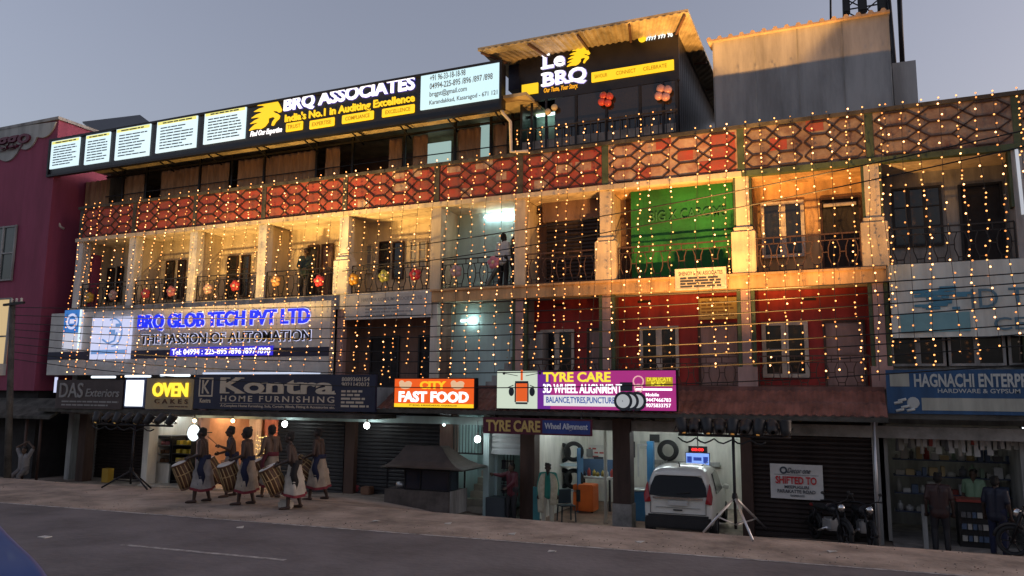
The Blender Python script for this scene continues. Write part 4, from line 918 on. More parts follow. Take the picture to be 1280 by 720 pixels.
def person(label, loc, rz, h=1.70, skinm=0, armR=None, armL=None, feet=((.12, .0), (-.12, .0)), lean=(0, 0), head=(0, 0), top=None, sleeve=1, bottom='pants', bmat=None, sash=None, hairbig=0, group=None, bare_waist=False, hem=.30, shoe=None, drop=0):
    p = thing('person', label, 'person', (0, 0, 0), group); s = h/1.72; lx, ly = lean
    S = SK[skinm]; hipz = .92-drop
    hip = {1: V(.095, 0, hipz), -1: V(-.095, 0, hipz)}; ch = V(lx*.6, ly*.6, 1.24-drop); sh = {k: V(k*.185+lx, ly, 1.41-drop) for k in (1, -1)}
    nk = V(lx, ly-.01, 1.47-drop); hd = V(lx+head[0]*.03, ly-.035+head[1], 1.60-drop)
    el = {}; wr = {}
    for k, a in ((1, armR), (-1, armL)):
        el[k], wr[k] = (V(*a[0]), V(*a[1])) if a else (sh[k]+V(k*.07, .03, -.29), sh[k]+V(k*.08, -.04, -.54))
    body = MB()
    def torso(mb, e=0.):
        for k in (1, -1):
            cap(mb, V(k*.075, .0, hipz+.06), V(k*.08+lx*.4, ly*.4, 1.14-drop), .105+e, .105+e); cap(mb, V(k*.08+lx*.4, ly*.4, 1.14-drop), V(k*.10+lx*.9, ly*.9, 1.34-drop), .105+e, .10+e)
            cap(mb, V(k*.06+lx, ly, 1.415-drop), sh[k], .062+e, .058+e)
    torso(body)
    cap(body, nk-V(0, 0, .05), hd-V(0, -.015, .06), .058, .052)
    for k in (1, -1):
        cap(body, sh[k], el[k], .052, .041); cap(body, el[k], wr[k], .040, .028)
        d = (wr[k]-el[k]).normalized(); sd = d.cross(V(0, 1, 0)); sd = sd.normalized() if sd.length > .1 else V(1, 0, 0); nn = d.cross(sd)
        if nn.y > 0: nn = -nn; 
        pc = wr[k]+d*.075; cap(body, wr[k], wr[k]+d*.05, .027, .03); cap(body, wr[k]+d*.05-sd*.025, pc-sd*.025, .016, .016); cap(body, wr[k]+d*.05+sd*.025, pc+sd*.025, .016, .016); cap(body, wr[k]+d*.05, pc, .02, .018)
        for i, L in enumerate((.036, .042, .04, .031)):
            b0 = pc+sd*(-.033+.022*i); m1 = b0+d*L*.9+nn*.012; m2 = m1+d*L*.35+nn*L*.8
            cap(body, b0, m1, .0105, .0095, 6); cap(body, m1, m2, .0095, .0085, 6)
        t0 = wr[k]+d*.03-sd*.03*k; t1 = t0+d*.035-sd*.028*k+nn*.015; cap(body, t0, t1, .013, .011, 6); cap(body, t1, t1+d*.03+nn*.012, .011, .009, 6)
        i = 0 if k == 1 else 1; fx, fy = feet[i]; an = V(fx, fy, .09); kn = (hip[k]+an)/2+V(k*.01, -.035-.25*drop, .02)
        cap(body, hip[k], kn, .088, .056); cap(body, kn, kn+(an-kn)*.4, .057, .056); cap(body, kn+(an-kn)*.4, an, .056, .036)
        cap(body, an+V(0, .03, -.045), V(fx+k*.02, fy-.12, .032), .038, .032); cap(body, V(fx+k*.02, fy-.12, .032), V(fx+k*.03, fy-.17, .025), .034, .024)
    Rz = Matrix.Rotation(head[0], 3, 'Z')
    def H(x, y, z): return hd+Rz @ V(x, y, z)
    body.ball(H(0, .012, .02), (.076, .095, .10), 16, 10, Rz); body.ball(H(0, -.03, -.05), (.056, .06, .065), 14, 8, Rz); body.ball(H(0, -.055, -.095), (.03, .03, .022), 10, 6, Rz)
    cap(body, H(0, -.088, .012), H(0, -.108, -.03), .011, .016, 8); cap(body, H(-.02, -.085, -.062), H(.02, -.085, -.062), .009, .009, 6)
    for k in (1, -1): body.ball(H(k*.078, .01, -.005), (.014, .025, .035), 8, 6, Rz)
    remesh(body, 'body', S, p, .009)
    ey = MB(); [ey.ball(H(k*.032, -.079, .012), (.014, .008, .008), 8, 5, Rz) for k in (1, -1)]; ey.build('eyes', EYE, p)
    hb = hairbig; hr = MB(); hr.ball(H(0, .03, .055), (.085+hb, .095+hb, .085+hb), 16, 10, Rz); hr.ball(H(0, .055, .0), (.08+hb, .07+hb, .09+hb), 14, 8, Rz)
    q = random.Random(len(label)); [hr.ball(H(q.uniform(-.07, .07), q.uniform(-.02, .1), .06+q.uniform(0, .06+hb)), .03+hb*.3, 8, 5) for _ in range(14)]
    remesh(hr, 'hair', HAIR, p, .012)
    if top:
        t = MB(); torso(t, .02); L = .5 if sleeve < 2 else .96
        for k in (1, -1):
            cap(t, sh[k], sh[k]+(el[k]-sh[k])*(1 if sleeve == 2 else .75), .072, .066)
            if sleeve == 2: cap(t, el[k], el[k]+(wr[k]-el[k])*.9, .062, .046)
            cap(t, V(k*.07, .0, hipz-.07), V(k*.08, 0, hipz+.1), .13, .12)
        remesh(t, 'shirt', top, p, .014)
    if bottom == 'pants':
        t = MB()
        for k in (1, -1):
            i = 0 if k == 1 else 1; fx, fy = feet[i]; an = V(fx, fy, .10); kn = (hip[k]+an)/2+V(k*.01, -.035-.25*drop, .02)
            cap(t, hip[k]+V(0, 0, .08), hip[k], .122, .112); cap(t, hip[k], kn, .108, .078); cap(t, kn, an, .076, .062)
        remesh(t, 'trousers', bmat, p, .014)
    elif bottom == 'mundu':
        fx = (feet[0][0]+feet[1][0])/2; fy = (feet[0][1]+feet[1][1])/2; wx_ = abs(feet[0][0]-feet[1][0])/2; wy_ = abs(feet[0][1]-feet[1][1])/2
        def cloth(za, zb, e, n=36, m_=10):
            v = []
            for j in range(m_+1):
                z = za+(zb-za)*j/m_; t = (1.04-z)/(1.04-hem); t = max(0, min(1.02, t)); cx, cy = fx*t*.75, fy*t*.75-.0
                ax = .155+(wx_*.62)*t+.01*t; ay = .135+(wy_*.8+.01)*t+.03*t
                for i in range(n):
                    a = 2*math.pi*i/n; fo = 1+.085*t*math.sin(a*7+z*1.5)+.03*t*math.sin(a*13)
                    v.append((cx+(ax*fo+e)*math.cos(a), cy+(ay*fo+e)*math.sin(a), z-drop*(1-t)-.03*t*math.sin(a*2+1)))
            return MB().add(v, [(j*n+i, j*n+(i+1) % n, (j+1)*n+(i+1) % n, (j+1)*n+i) for j in range(m_) for i in range(n)], True)
        c = cloth(1.05, hem, 0); c.build('mundu', bmat, p)
        cloth(hem+.055, hem-.004, .007, 36, 3).build('hem_border', RED, p)
        cloth(.75, .62, .02, 36, 4).build('waist_cloth', bmat, p)
        if sash:
            sm2 = MB(); n = 10; v = []
            for j in range(n+1):
                z = 1.05-.62*j/n; x = .2+.05*math.sin(j*.5)+.05*j/n; v += [(x, -.03+.02*math.sin(j), z), (x, .11+.02*math.sin(j+1), z), (x+.02, -.03+.02*math.sin(j), z), (x+.02, .11+.02*math.sin(j+1), z)]
            f = []
            for j in range(n): k = 4*j; f += [(k, k+1, k+5, k+4), (k+2, k+6, k+7, k+3), (k, k+4, k+6, k+2), (k+1, k+3, k+7, k+5)]
            sm2.add(v, f, True).build('sash', sash, p)
            MB().lathe([(.165, 1.0), (.172, 1.04), (.168, 1.09), (.16, 1.1)], (0, 0, -drop), 'Z', 24).build('waist_band', sash, p)
    if shoe:
        t = MB()
        for k in (1, -1):
            i = 0 if k == 1 else 1; fx, fy = feet[i]; cap(t, V(fx, fy+.03, .045), V(fx+k*.02, fy-.15, .038), .05, .04)
        remesh(t, 'shoes', shoe, p, .012)
    p.scale = (s, s, s); p.location = loc; p.rotation_euler = (0, 0, rz); return p
RED = flat('red_border_cloth', (.17, .02, .03), .8); WHT = M('white_cotton', (.40, .36, .31), .85, var=.18, scale=5); NAVY = flat('navy_cloth', (.012, .016, .045), .85)
def ground(px, py, z0=0.):   # a point on the sloping pavement under a photo pixel
    z = z0
    for _ in range(12): q_ = onz(px, py, z); z = .5*z+.5*gz(q_.x, q_.y)
    q_ = onz(px, py, z); return V(q_.x, q_.y, gz(q_.x, q_.y)+.0)
WOODD = M('drum_wood', (.11, .05, .024), .5, var=.3, scale=3, streak=True); ROPE = M('drum_rope', (.40, .27, .13), .8); HIDE = M('drum_hide', (.72, .68, .62), .6)
def drum(label, base, tiltx, tilty, r=.205, L=.62):
    d = thing('chenda_drum', label, 'drum', (0, 0, 0), 'cylindrical drums carried by the drummers')
    MB().lathe([(0.01, -L/2), (r*.93, -L/2), (r*.97, -L/4), (r, 0), (r*.97, L/4), (r*.93, L/2), (.01, L/2)], (0, 0, 0), 'Z', 28).build('shell', WOODD, d)
    rp = MB()
    for k in range(14):
        a0 = 2*math.pi*k/14; rp.tube([(r*1.02*math.cos(a0), r*1.02*math.sin(a0), -L/2+.02), (r*1.06*math.cos(a0+.1), r*1.06*math.sin(a0+.1), 0), (r*1.02*math.cos(a0), r*1.02*math.sin(a0), L/2-.02)], .012, 6)
    rp.build('ropes', ROPE, d)
    for s_ in (1, -1):
        MB().lathe([(.005, s_*(L/2+.012)), (r*.98, s_*(L/2+.012)), (r*1.03, s_*(L/2-.005))], (0, 0, 0), 'Z', 28).build('drum_head', HIDE, d)
        MB().lathe([(r*1.0, s_*(L/2-.035)), (r*1.08, s_*(L/2-.03)), (r*1.08, s_*(L/2+.0)), (r*1.0, s_*(L/2+.008))], (0, 0, 0), 'Z', 28).build('hoop', WOODD, d)
    MB().tube([(r*1.03*math.cos(t), r*1.03*math.sin(t), .05) for t in [k*.45 for k in range(15)]], .012, 6).build('band', ROPE, d)
    d.location = base; d.rotation_euler = (tiltx+R(20), tilty, 0); return d
WHTS = [WHT, M('cream_cotton', (.33, .27, .21), .85, var=.25, scale=5), M('greyish_cotton', (.28, .26, .25), .85, var=.25, scale=5)]; SBLK = flat('black_sash', (.015, .013, .014), .85); SMAR = flat('maroon_sash', (.12, .02, .03), .85)
STICK = M('stick_wood', (.35, .22, .12), .5)
def drummer(label, px, py, rz, h, dl, doff, dtilt, armR, armL, feet, hb=0, sk=0, lean=(0, -.04), sash=NAVY, head=(0, 0), dz=.64, stick=None):
    g_ = ground(px, py); p = person(label, g_, rz, h, sk, armR, armL, feet, lean, head, None, 1, 'mundu', WHTS[int(px) % 3], sash, hb, 'drummers standing in a loose row on the pavement')
    dv = Matrix.Rotation(rz, 3, 'Z') @ V(*doff); drum(dl, (g_.x+dv.x, g_.y+dv.y, g_.z+dz), *dtilt)
    for k, arm in ((1, armR), (-1, armL)):
        if stick and k not in stick: continue
        wv = Matrix.Rotation(rz, 3, 'Z') @ (V(*arm[1])*(h/1.72)); ev = Matrix.Rotation(rz, 3, 'Z') @ (V(*arm[0])*(h/1.72)); dd = (wv-ev).normalized(); hand = g_+wv+dd*.08
        d2 = (Matrix.Rotation(rz, 3, 'Z') @ V(-.25*k, -.6, .55 if stick else -.15)).normalized()
        o = MB().tube([hand-d2*.06, hand+d2*.34], .011, 6).build('drum_stick', STICK); tag(o, 'thin wooden drum stick held over a drum by a bare chested drummer', 'drum stick', 'drum sticks in the hands of the drummers')
A0 = ((.27, -.02, 1.12), (.15, -.27, 1.03)); A1 = ((-.27, -.02, 1.12), (-.15, -.27, 1.06))
drummer('leftmost bare chested drummer beside the round light sign', 251, 628, R(-62), 1.74, 'striped drum tilted at the hip of the leftmost drummer', (-.06, -.42, 0), (0, R(-14)), A0, A1, ((.14, -.12), (-.14, .14)))
drummer('drummer raising a stick in front of the warm lit shop', 287, 621, R(-40), 1.74, 'dark drum held by the drummer raising a stick', (-.06, -.44, 0), (0, R(-22)), ((.34, -.12, 1.18), (.40, -.32, 1.26)), A1, ((.12, -.1), (-.12, .12)), stick=(1,))
drummer('bushy haired drummer standing between two other drummers before the warm shop', 307, 631, R(-70), 1.76, 'upright drum hanging in front of the bushy haired drummer', (-.06, -.44, 0), (0, R(-8)), A0, A1, ((.13, -.12), (-.13, .12)), hb=.018)
drummer('drummer in gathered red bordered mundu turning left before the sparkling curtain', 337, 622, R(-105), 1.80, 'drum half hidden behind the drummer in gathered mundu', (.05, -.33, 0), (0, R(-15)), A0, A1, ((.13, -.14), (-.13, .16)), hb=.012, sk=1, sash=SMAR)
drummer('drummer nearest the road bending over a boldly striped drum', 366, 636, R(-58), 1.70, 'boldly striped drum with white head, nearest the road', (-.06, -.46, 0), (0, R(-20)), ((.28, -.1, 1.10), (.14, -.34, 1.0)), ((-.26, -.1, 1.10), (-.13, -.33, 1.02)), ((.16, -.1), (-.16, .14)), lean=(0, -.12), sk=2, sash=SBLK)
drummer('rightmost drummer with blue sash in front of the dark shutter', 397, 625, R(-80), 1.80, 'reddish drum slung almost level in front of the rightmost drummer', (-.06, -.44, 0), (0, R(-50)), A0, A1, ((.15, -.14), (-.15, .16)), dz=.78)
o = MB().box(*[0, .01]*3) if 0 else None
g_ = ground(357, 636); wb = MB().box(g_.x-.17, g_.x+.17, g_.y-.1, g_.y+.1, g_.z, g_.z+.2).build('cloth_bag', WHT, bevel=.04); tag(wb, 'small white cloth bag on the pavement at a drummer\'s feet', 'bag')
# the other people
def fz(px, Y, z): return V(at(px, 600, Y).x, Y, z)
person('man in maroon shirt leaning with outstretched arm beside the white shutter', fz(641, -.35, -.9), R(-30), 1.62, 1, ((.2, -.12, 1.2), (.12, -.3, 1.05)), ((-.42, -.12, 1.34), (-.64, -.22, 1.36)), ((.08, .0), (-.1, -.1)), (-.04, 0), (0, 0), flat('maroon_shirt', (.10, .015, .025)), 2, 'pants', flat('black_trousers', (.015, .015, .02)), shoe=flat('pale_shoes', (.4, .37, .33)))
shp = person('man draped in a cream shawl over a green shirt in front of the tyre shop', fz(685, -.4, -.9), R(15), 1.66, 2, None, None, ((.11, 0), (-.11, -.08)), (0, 0), (0, 0), flat('sea_green_shirt', (.02, .22, .17)), 2, 'pants', flat('cream_trousers', (.45, .42, .34)), shoe=K['wood'])
shw = MB(); n = 12
for s_ in (1, -1):
    v = []
    for j in range(n+1):
        t = j/n; z = 1.47-.05*math.sin(t*1.5)-t*(1.02 if s_ < 0 else .80)
        for i in range(9):
            a = i/8; wdt = (.17+.12*math.sin(min(1, t*2.2)*math.pi*.5)-.07*t); x = s_*(.04+wdt*math.sin(min(1, a+.1)*math.pi*.5)+.03*t*math.sin(a*10+t*2+s_)); y = -.19+.36*a*a-.03*math.sin(a*3.1)+.02*math.sin(t*7+a*5); y = y if t > .02 else y*.6
            v.append((x, y, z-.06*a*(1-t)))
    shw.add(v, [(j*9+i, j*9+i+1, (j+1)*9+i+1, (j+1)*9+i) for j in range(n) for i in range(8)], True)
so = shw.build('shawl', M('cream_shawl', (.50, .45, .33), .85, var=.2, scale=6), shp)
so.modifiers.new('t', 'SOLIDIFY').thickness = .02
person('man in dark green shirt and reddish cap standing at the fourth balcony railing', fz(370, .55, ZS1), R(15), 1.72, 1, ((.24, -.06, 1.12), (.12, -.24, 1.0)), ((-.24, -.06, 1.12), (-.1, -.24, 1.02)), top=flat('dark_green_shirt', (.02, .035, .03)), sleeve=2, bmat=flat('black_trousers_b', (.015, .015, .017)))
person('man in white shirt and black trousers at the balcony of the blue lit stair', fz(626, .6, ZS1), R(160), 1.7, 2, top=flat('white_shirt', (.6, .6, .6)), sleeve=2, bmat=bpy.data.materials['black_trousers'])
person('person in dark clothes beside the white shirted man on the blue lit balcony', fz(640, .85, ZS1), R(120), 1.62, 2, top=flat('dark_shirt', (.02, .025, .035)), sleeve=2, bmat=bpy.data.materials['black_trousers'])
person('man sitting with hands behind his head under the far left lean-to', fz(28, -1.5, -.68), R(10), 1.7, 1, ((.36, .0, 1.28), (.12, .06, 1.42)), ((-.36, .0, 1.28), (-.12, .06, 1.42)), ((.16, -.35), (-.16, -.35)), top=flat('grey_shirt', (.2, .19, .19)), bmat=flat('grey_trousers', (.12, .11, .11)), drop=.42)
person('man in dark maroon shirt with back turned at the hardware shop counter', fz(1172, -.55, -.77), R(175), 1.72, 2, top=flat('dull_maroon_shirt', (.035, .014, .014)), bmat=bpy.data.materials['black_trousers'], shoe=K['blackplastic'])
person('man in navy clothes with white belt at the right of the hardware counter', fz(1243, -.5, -.77), R(150), 1.70, 2, top=flat('navy_shirt', (.012, .014, .03)), bmat=NAVY, shoe=K['blackplastic'])
person('shopkeeper in pale green shirt behind the hardware counter', fz(1217, 1.3, -.74), R(-20), 1.66, 1, top=flat('pale_green_shirt', (.22, .34, .22)), bmat=K['blackplastic'])
person('diner in dark clothes standing in the dark opening of the top floor', fz(470, 1.9, 8.7), R(20), 1.66, 2, top=flat('brown_shirt', (.08, .04, .04)), bmat=K['blackplastic'])
person('waiter in pale shirt between the curtains at the top floor left end', fz(191, 1.6, 8.7), R(30), 1.66, 1, top=flat('pale_pink_shirt', (.35, .22, .2)), bmat=K['blackplastic'])

# ------------------------------------------------------------------ vehicles
def car(label, paint, loc, rz, sc_=1., plate=True, mirrors=True, hood=1.):
    c = thing('car', label, 'car', (0, 0, 0))
    st = [(.0, .40, .97, 1.47, .67, .70), (.06, .30, .98, 1.56, .765, .755), (.3, .24, .98, 1.64, .80, .80), (1.2, .22, .97, 1.675, .81, .80), (2.0, .22, .96, 1.62, .81, .79), (2.35, .22, .96, 1.40, .81, .80), (2.8, .22, .955, 1.05, .80, .88), (3.25, .24, .87, .95, .78, .85), (3.5, .30, .74, .80, .72, .8), (3.58, .42, .62, .66, .62, .8)]
    st = [((2.35+(s0[0]-2.35)*hood if s0[0] > 2.35 else s0[0]),)+s0[1:] for s0 in st]
    def rake(y, z): return max(0, z-.95)*.30*max(0, 1-y/.5)
    v = []; nP = 16
    for y, zb, zl, zr, w_, k in st:
        half = [(w_*.55, zb), (w_*.9, zb+.02), (w_*.985, zb+.12), (w_, .25*zb+.75*zl), (w_*.97, zl), (w_*(.97*.25+k*.75), zl+(zr-zl)*.72), (w_*k*.9, zr-.035), (w_*k*.55, zr)]
        v += [(x, y+rake(y, z), z) for x, z in half]+[(-x, y+rake(y, z), z) for x, z in half[::-1]]
    mb = MB().add(v, [(i*nP+j, i*nP+(j+1) % nP, (i+1)*nP+(j+1) % nP, (i+1)*nP+j) for i in range(len(st)-1) for j in range(nP)], True)
    mb.f += [list(range(nP)), list(range(len(v)-1, len(v)-nP-1, -1))]; mb.sm += [False, False]
    body = mb.build('body', paint, c)
    md = body.modifiers.new('s', 'SUBSURF'); md.levels = md.render_levels = 2
    G1 = K['carglass']
    def tail(pts, mat, name, off=.03, t=.03):
        n = len(pts); vv = [(x, .30*max(0, z-.95)-off, z) for x, z in pts]+[(x, .30*max(0, z-.95)-off+t, z) for x, z in pts]
        return MB().add(vv, [list(range(n)), list(range(2*n-1, n-1, -1))]+[(i, i+n, (i+1) % n+n, (i+1) % n) for i in range(n)]).build(name, mat, c, bevel=.008)
    tail([(-.64, 1.0), (-.4, .975), (.4, .975), (.64, 1.0), (.62, 1.2), (.53, 1.42), (.4, 1.45), (-.4, 1.45), (-.53, 1.42), (-.62, 1.2)], G1, 'rear_window', .012, .03)
    for s_ in (1, -1):
        pts = [(s_*.60, .84), (s_*.745, .82), (s_*.765, 1.0), (s_*.72, 1.22), (s_*.69, 1.30), (s_*.665, 1.15), (s_*.63, .97)]
        tail(pts, M('tail_lamp_red', (.30, .015, .02), .25, var=.1, bump=0), 'tail_light', .02, .10)
        gl_ = MB(); gl_.add([(s_*(.80), .75, 1.0), (s_*.80, 2.05, 1.0), (s_*.69, 1.85, 1.46), (s_*.69, .85, 1.46)]+[(s_*(.77), .75, 1.0), (s_*.77, 2.05, 1.0), (s_*.66, 1.85, 1.46), (s_*.66, .85, 1.46)], [(0,1,2,3), (7,6,5,4), (0,4,5,1), (1,5,6,2), (2,6,7,3), (3,7,4,0)]); gl_.build('side_window', G1, c)
        if mirrors: MB().ball((s_*.86, 2.3, 1.02), (.09, .05, .07)).build('mirror', paint, c)
        tail([(s_*.48, 1.66), (s_*.5, 1.66), (s_*.5, 1.68), (s_*.48, 1.68)], K['blackplastic'], 'roof_trim', -.3, 1.3)
        hl = MB().ball((s_*.6, 2.35+1.03*hood, .74), (.13, .12, .09)); hl.build('headlight', K['chrome'], c)
        for y in (.62, 2.35+.6*hood):
            wh = MB().lathe([(.17, -.08), (.27, -.09), (.29, -.05), (.29, .05), (.27, .09), (.17, .08), (.17, -.08)], (s_*.72, y, .29), 'X', 24); w0 = wh.build('wheel', K['rubber'], c)
            MB().lathe([(.01, .05*s_), (.06, .06*s_), (.16, .045*s_), (.175, .07*s_), (.175, -.05*s_)], (s_*.72, y, .29), 'X', 20).build('rim', K['alu'], w0)
    B('bumper', K['blackplastic'], c, -.72, .72, -.06, .16, .24, .56, bevel=.05); B('chrome_strip', K['chrome'], c, -.56, .56, -.045, -.0, .925, .965)
    if plate: B('number_plate', flat('plate_white', (.5, .5, .48)), c, -.22, .22, -.03, -.0, .78, .89)
    B('tailgate_handle', K['blackplastic'], c, -.1, .1, -.02, .0, .66, .69); MB().bar((-.02, .0, 1.05), (.28, .0, 1.09), .02).build('wiper', K['blackplastic'], c); MB().tube([(0, .42, 1.64), (0, .3, 1.76)], .012, 6).build('aerial', K['blackplastic'], c)
    for s_ in (1, -1): tail([(s_*.61, .58), (s_*.622, .58), (s_*.622, .83), (s_*.61, .83)], K['blackplastic'], 'tailgate_gap', .004, .02)
    tail([(-.61, .58), (.61, .58), (.61, .592), (-.61, .592)], K['blackplastic'], 'tailgate_gap', .004, .02); tail([(-.5, .72), (.5, .72), (.5, .73), (-.5, .73)], K['greywall'], 'tailgate_crease', .004, .02); tail([(-.52, 1.46), (.52, 1.46), (.5, 1.52), (-.5, 1.52)], paint, 'roof_spoiler', .05, .1)
    c.location = loc; c.rotation_euler = (0, 0, rz); c.scale = (sc_*1.05, sc_, sc_); return c
car('white hatchback parked nose-in inside the tyre shop bay', M('white_car_paint', (.68, .67, .62), .3, var=.05, bump=0, coat=.5), (at(847, 620, -1.3).x, -1.3, -.80), R(3), 1.02)
car('dark blue car passing close by at the lower left corner of the road', M('blue_car_paint', (.006, .028, .15), .4, var=.05, bump=0, coat=.1), (-11.33, -14.62, 0.006), R(-107), 1.0, mirrors=False, hood=1.75)
def moto(label, loc, rz, tank):
    m = thing('motorcycle', label, 'motorcycle', (0, 0, 0))
    for x, nm in ((.66, 'wheel'), (-.66, 'wheel')):
        w0 = MB().lathe([(.235, -.04), (.28, -.045), (.305, -.02), (.305, .02), (.28, .045), (.235, .04), (.235, -.04)], (x, 0, .305), 'Y', 28).build('wheel', K['rubber'], m)
        rm = MB().lathe([(.22, -.03), (.24, -.03), (.24, .03), (.22, .03), (.22, -.03)], (x, 0, .305), 'Y', 24, False); rm.lathe([(.01, -.05), (.05, -.05), (.05, .05), (.01, .05)], (x, 0, .305), 'Y', 12)
        for k in range(6): a_ = k*math.pi/3; rm.bar((x, 0, .305), (x+.23*math.cos(a_), 0, .305+.23*math.sin(a_)), .025)
        rm.build('rim', K['steel'], w0)
        MB().tube([(x+.34*math.cos(t), 0, .305+.34*math.sin(t)) for t in [.2+.25*k for k in range(9)]], .04, 6).build('mudguard', K['blackplastic'], m)
    fr_ = MB().tube([(.42, 0, .82), (.05, 0, .45), (-.3, 0, .36), (-.66, 0, .305)], .03).tube([(.42, 0, .82), (-.2, 0, .74), (-.75, 0, .82)], .025).tube([(-.66, .09, .32), (-.45, .09, .75)], .022).tube([(-.66, -.09, .32), (-.45, -.09, .75)], .022); fr_.build('frame', K['steel'], m)
    MB().tube([(.66, .08, .305), (.46, .08, .92)], .025).tube([(.66, -.08, .305), (.46, -.08, .92)], .025).build('fork', K['steel'], m)
    MB().tube([(.30, .36, 1.02), (.40, .2, 1.04), (.44, 0, .97), (.40, -.2, 1.04), (.30, -.36, 1.02)], .016).build('handlebar', K['steel'], m)
    MB().ball((.2, 0, .82), (.27, .14, .12)).build('fuel_tank', tank, m); MB().ball((-.3, 0, .80), (.38, .13, .07)).build('seat', K['rubber'], m)
    MB().box(-.12, .22, -.13, .13, .32, .6).build('engine', K['alu'], m, bevel=.04); MB().tube([(.15, -.15, .4), (-.2, -.16, .28), (-.8, -.17, .36)], [.025, .03, .05]).build('exhaust', K['chrome'], m)
    MB().ball((.55, 0, .88), (.09, .09, .1)).build('headlight', K['chrome'], m); MB().ball((-.8, 0, .78), (.04, .05, .04)).build('tail_light', flat('red_lens', (.25, .02, .02)), m)
    for s_ in (1, -1): MB().tube([(.36, s_*.25, 1.03), (.33, s_*.3, 1.16)], .008, 5).ball((.33, s_*.31, 1.19), (.015, .05, .035)).build('mirror', K['blackplastic'], m)
    m.location = loc; m.rotation_euler = (0, 0, rz); return m
blk = flat('black_tank', (.02, .02, .025), .25)
moto('black motorcycle parked below the SHIFTED TO banner', (at(1042, 640, -.75).x-.1, -.75, gz(-.5, -.75)), R(-60), blk)
moto('dark motorcycle parked close behind the thin awning pole', (at(1078, 640, -.55).x, -.55, gz(.2, -.5)), R(-75), flat('grey_tank', (.06, .06, .065), .25))
moto('motorcycle cut off by the right edge of the picture, front wheel showing', (at(1290, 650, -1.6).x+.3, -1.6, gz(3.7, -1.6)), R(160), blk)

# ------------------------------------------------------------------ food kiosk
KY = -1.3; ka, kb = at(480, 620, KY).x, at(561, 625, KY).x; kz = gz((ka+kb)/2, -1.)-.08; kd = 1.05
ko = thing('food_kiosk', 'brown street food kiosk with flared sheet roof and glass case before the shutter', 'kiosk', ((ka+kb)/2, KY, kz))
ct = at(520, 613, KY).z; B('counter', M('grimy_concrete', (.12, .10, .09), .85, var=.35), ko, ka, kb, KY, KY+kd, kz-.05, ct, bevel=.015); B('counter_side', K['greywall'], ko, kb+.002, kb+.03, KY+.05, KY+kd, kz-.05, ct+.02)
ra, rb = at(475, 582, KY-.35).x, at(577, 586, KY-.35).x; ez = at(530, 586, KY-.35).z; tz = at(530, 557, KY+.5).z
R0 = (ra, rb, KY-.35, KY+kd+.3, ez); R2 = (at(507, 557, KY+.3).x, at(552, 557, KY+.3).x, KY+.3, KY+.75, tz)
def mix(t, c): return tuple(a_+(b_-a_)*t for a_, b_ in zip(R0[:4], R2[:4]))+(R0[4]+(R2[4]-R0[4])*c,)
rings = [R0, mix(.25, .10), mix(.5, .3), mix(.75, .6), R2]; v = []
for r_ in rings: v += [(r_[0], r_[2], r_[4]), (r_[1], r_[2], r_[4]), (r_[1], r_[3], r_[4]), (r_[0], r_[3], r_[4])]
rf = MB().add(v, [(4*j+i, 4*j+(i+1) % 4, 4*j+4+(i+1) % 4, 4*j+4+i) for j in range(4) for i in range(4)]+[(16, 17, 18, 19)]); rf.add([(p_[0], p_[1], p_[2]-.03) for p_ in v[:4]], [(3, 2, 1, 0)]); rf.build('roof', M('brown_sheet_roof', (.075, .055, .045), .6, var=.3), ko)
for x in (ka+.06, kb-.03):
    for y in (KY+.05, KY+kd-.05): MB().bar((x, y, ct), (x, y, ez+.1), .04).build('post', K['steel'], ko)
gx = at(505, 600, KY).x; gcs = MB().box(gx, kb-.02, KY+.06, KY+.6, ct+.01, ct+.55).build('glass_case', glassy('case_glass', (.015, .02, .035)), ko); fr_ = MB()
for x in (gx, gx+.5, kb-.05): fr_.bar((x, KY+.05, ct), (x, KY+.05, ct+.57), .035)
for z in (ct+.02, ct+.56): fr_.bar((gx, KY+.05, z), (kb-.02, KY+.05, z), .035)
fr_.build('case_frame', K['steel'], gcs)
pot = MB().lathe([(.02, 0), (.13, 0), (.16, .06), (.15, .16), (.03, .18)], (ka+.35, KY+.35, ct+.01), 'Z').build('cooking_pot', K['alu']); tag(pot, 'metal pot on the left end of the kiosk counter', 'pot')
# ------------------------------------------------------------------ stage light stands
def par(label, loc, yaw, tilt, lamp=None, group=None, warm=(1, .5, .16), size=62, mat=None):
    p_ = thing('stage_light', label, 'stage light', (0, 0, 0), group)
    MB().lathe([(.04, -.16), (.09, -.14), (.105, -.05), (.115, .12), (.122, .14), (.11, .14), (.10, .10)], (0, 0, 0), 'Y', 18).build('housing', mat or K['blackplastic'], p_)
    MB().lathe([(.002, .095), (.10, .095)], (0, 0, 0), 'Y', 18, False).build('lens', E('lens_on_%s' % label[:12], warm, 12) if lamp else K['chrome'], p_)
    MB().tube([(-.13, 0, 0), (-.13, -.02, -.16), (.13, -.02, -.16), (.13, 0, 0)], .012, 6).build('yoke', K['steel'], p_)
    p_.location = loc; p_.rotation_euler = (tilt, 0, yaw)
    if lamp:
        l = bpy.data.objects.new('stage_lamp', bpy.data.lights.new('stage_lamp', 'SPOT')); col.objects.link(l); l.parent = p_
        l.location = (0, .16, 0); l.rotation_euler = (R(90), 0, 0); l.data.energy = lamp; l.data.color = warm; l.data.spot_size = R(size); l.data.spot_blend = .8 if size > 40 else .15; l.data.shadow_soft_size = .09
    return p_
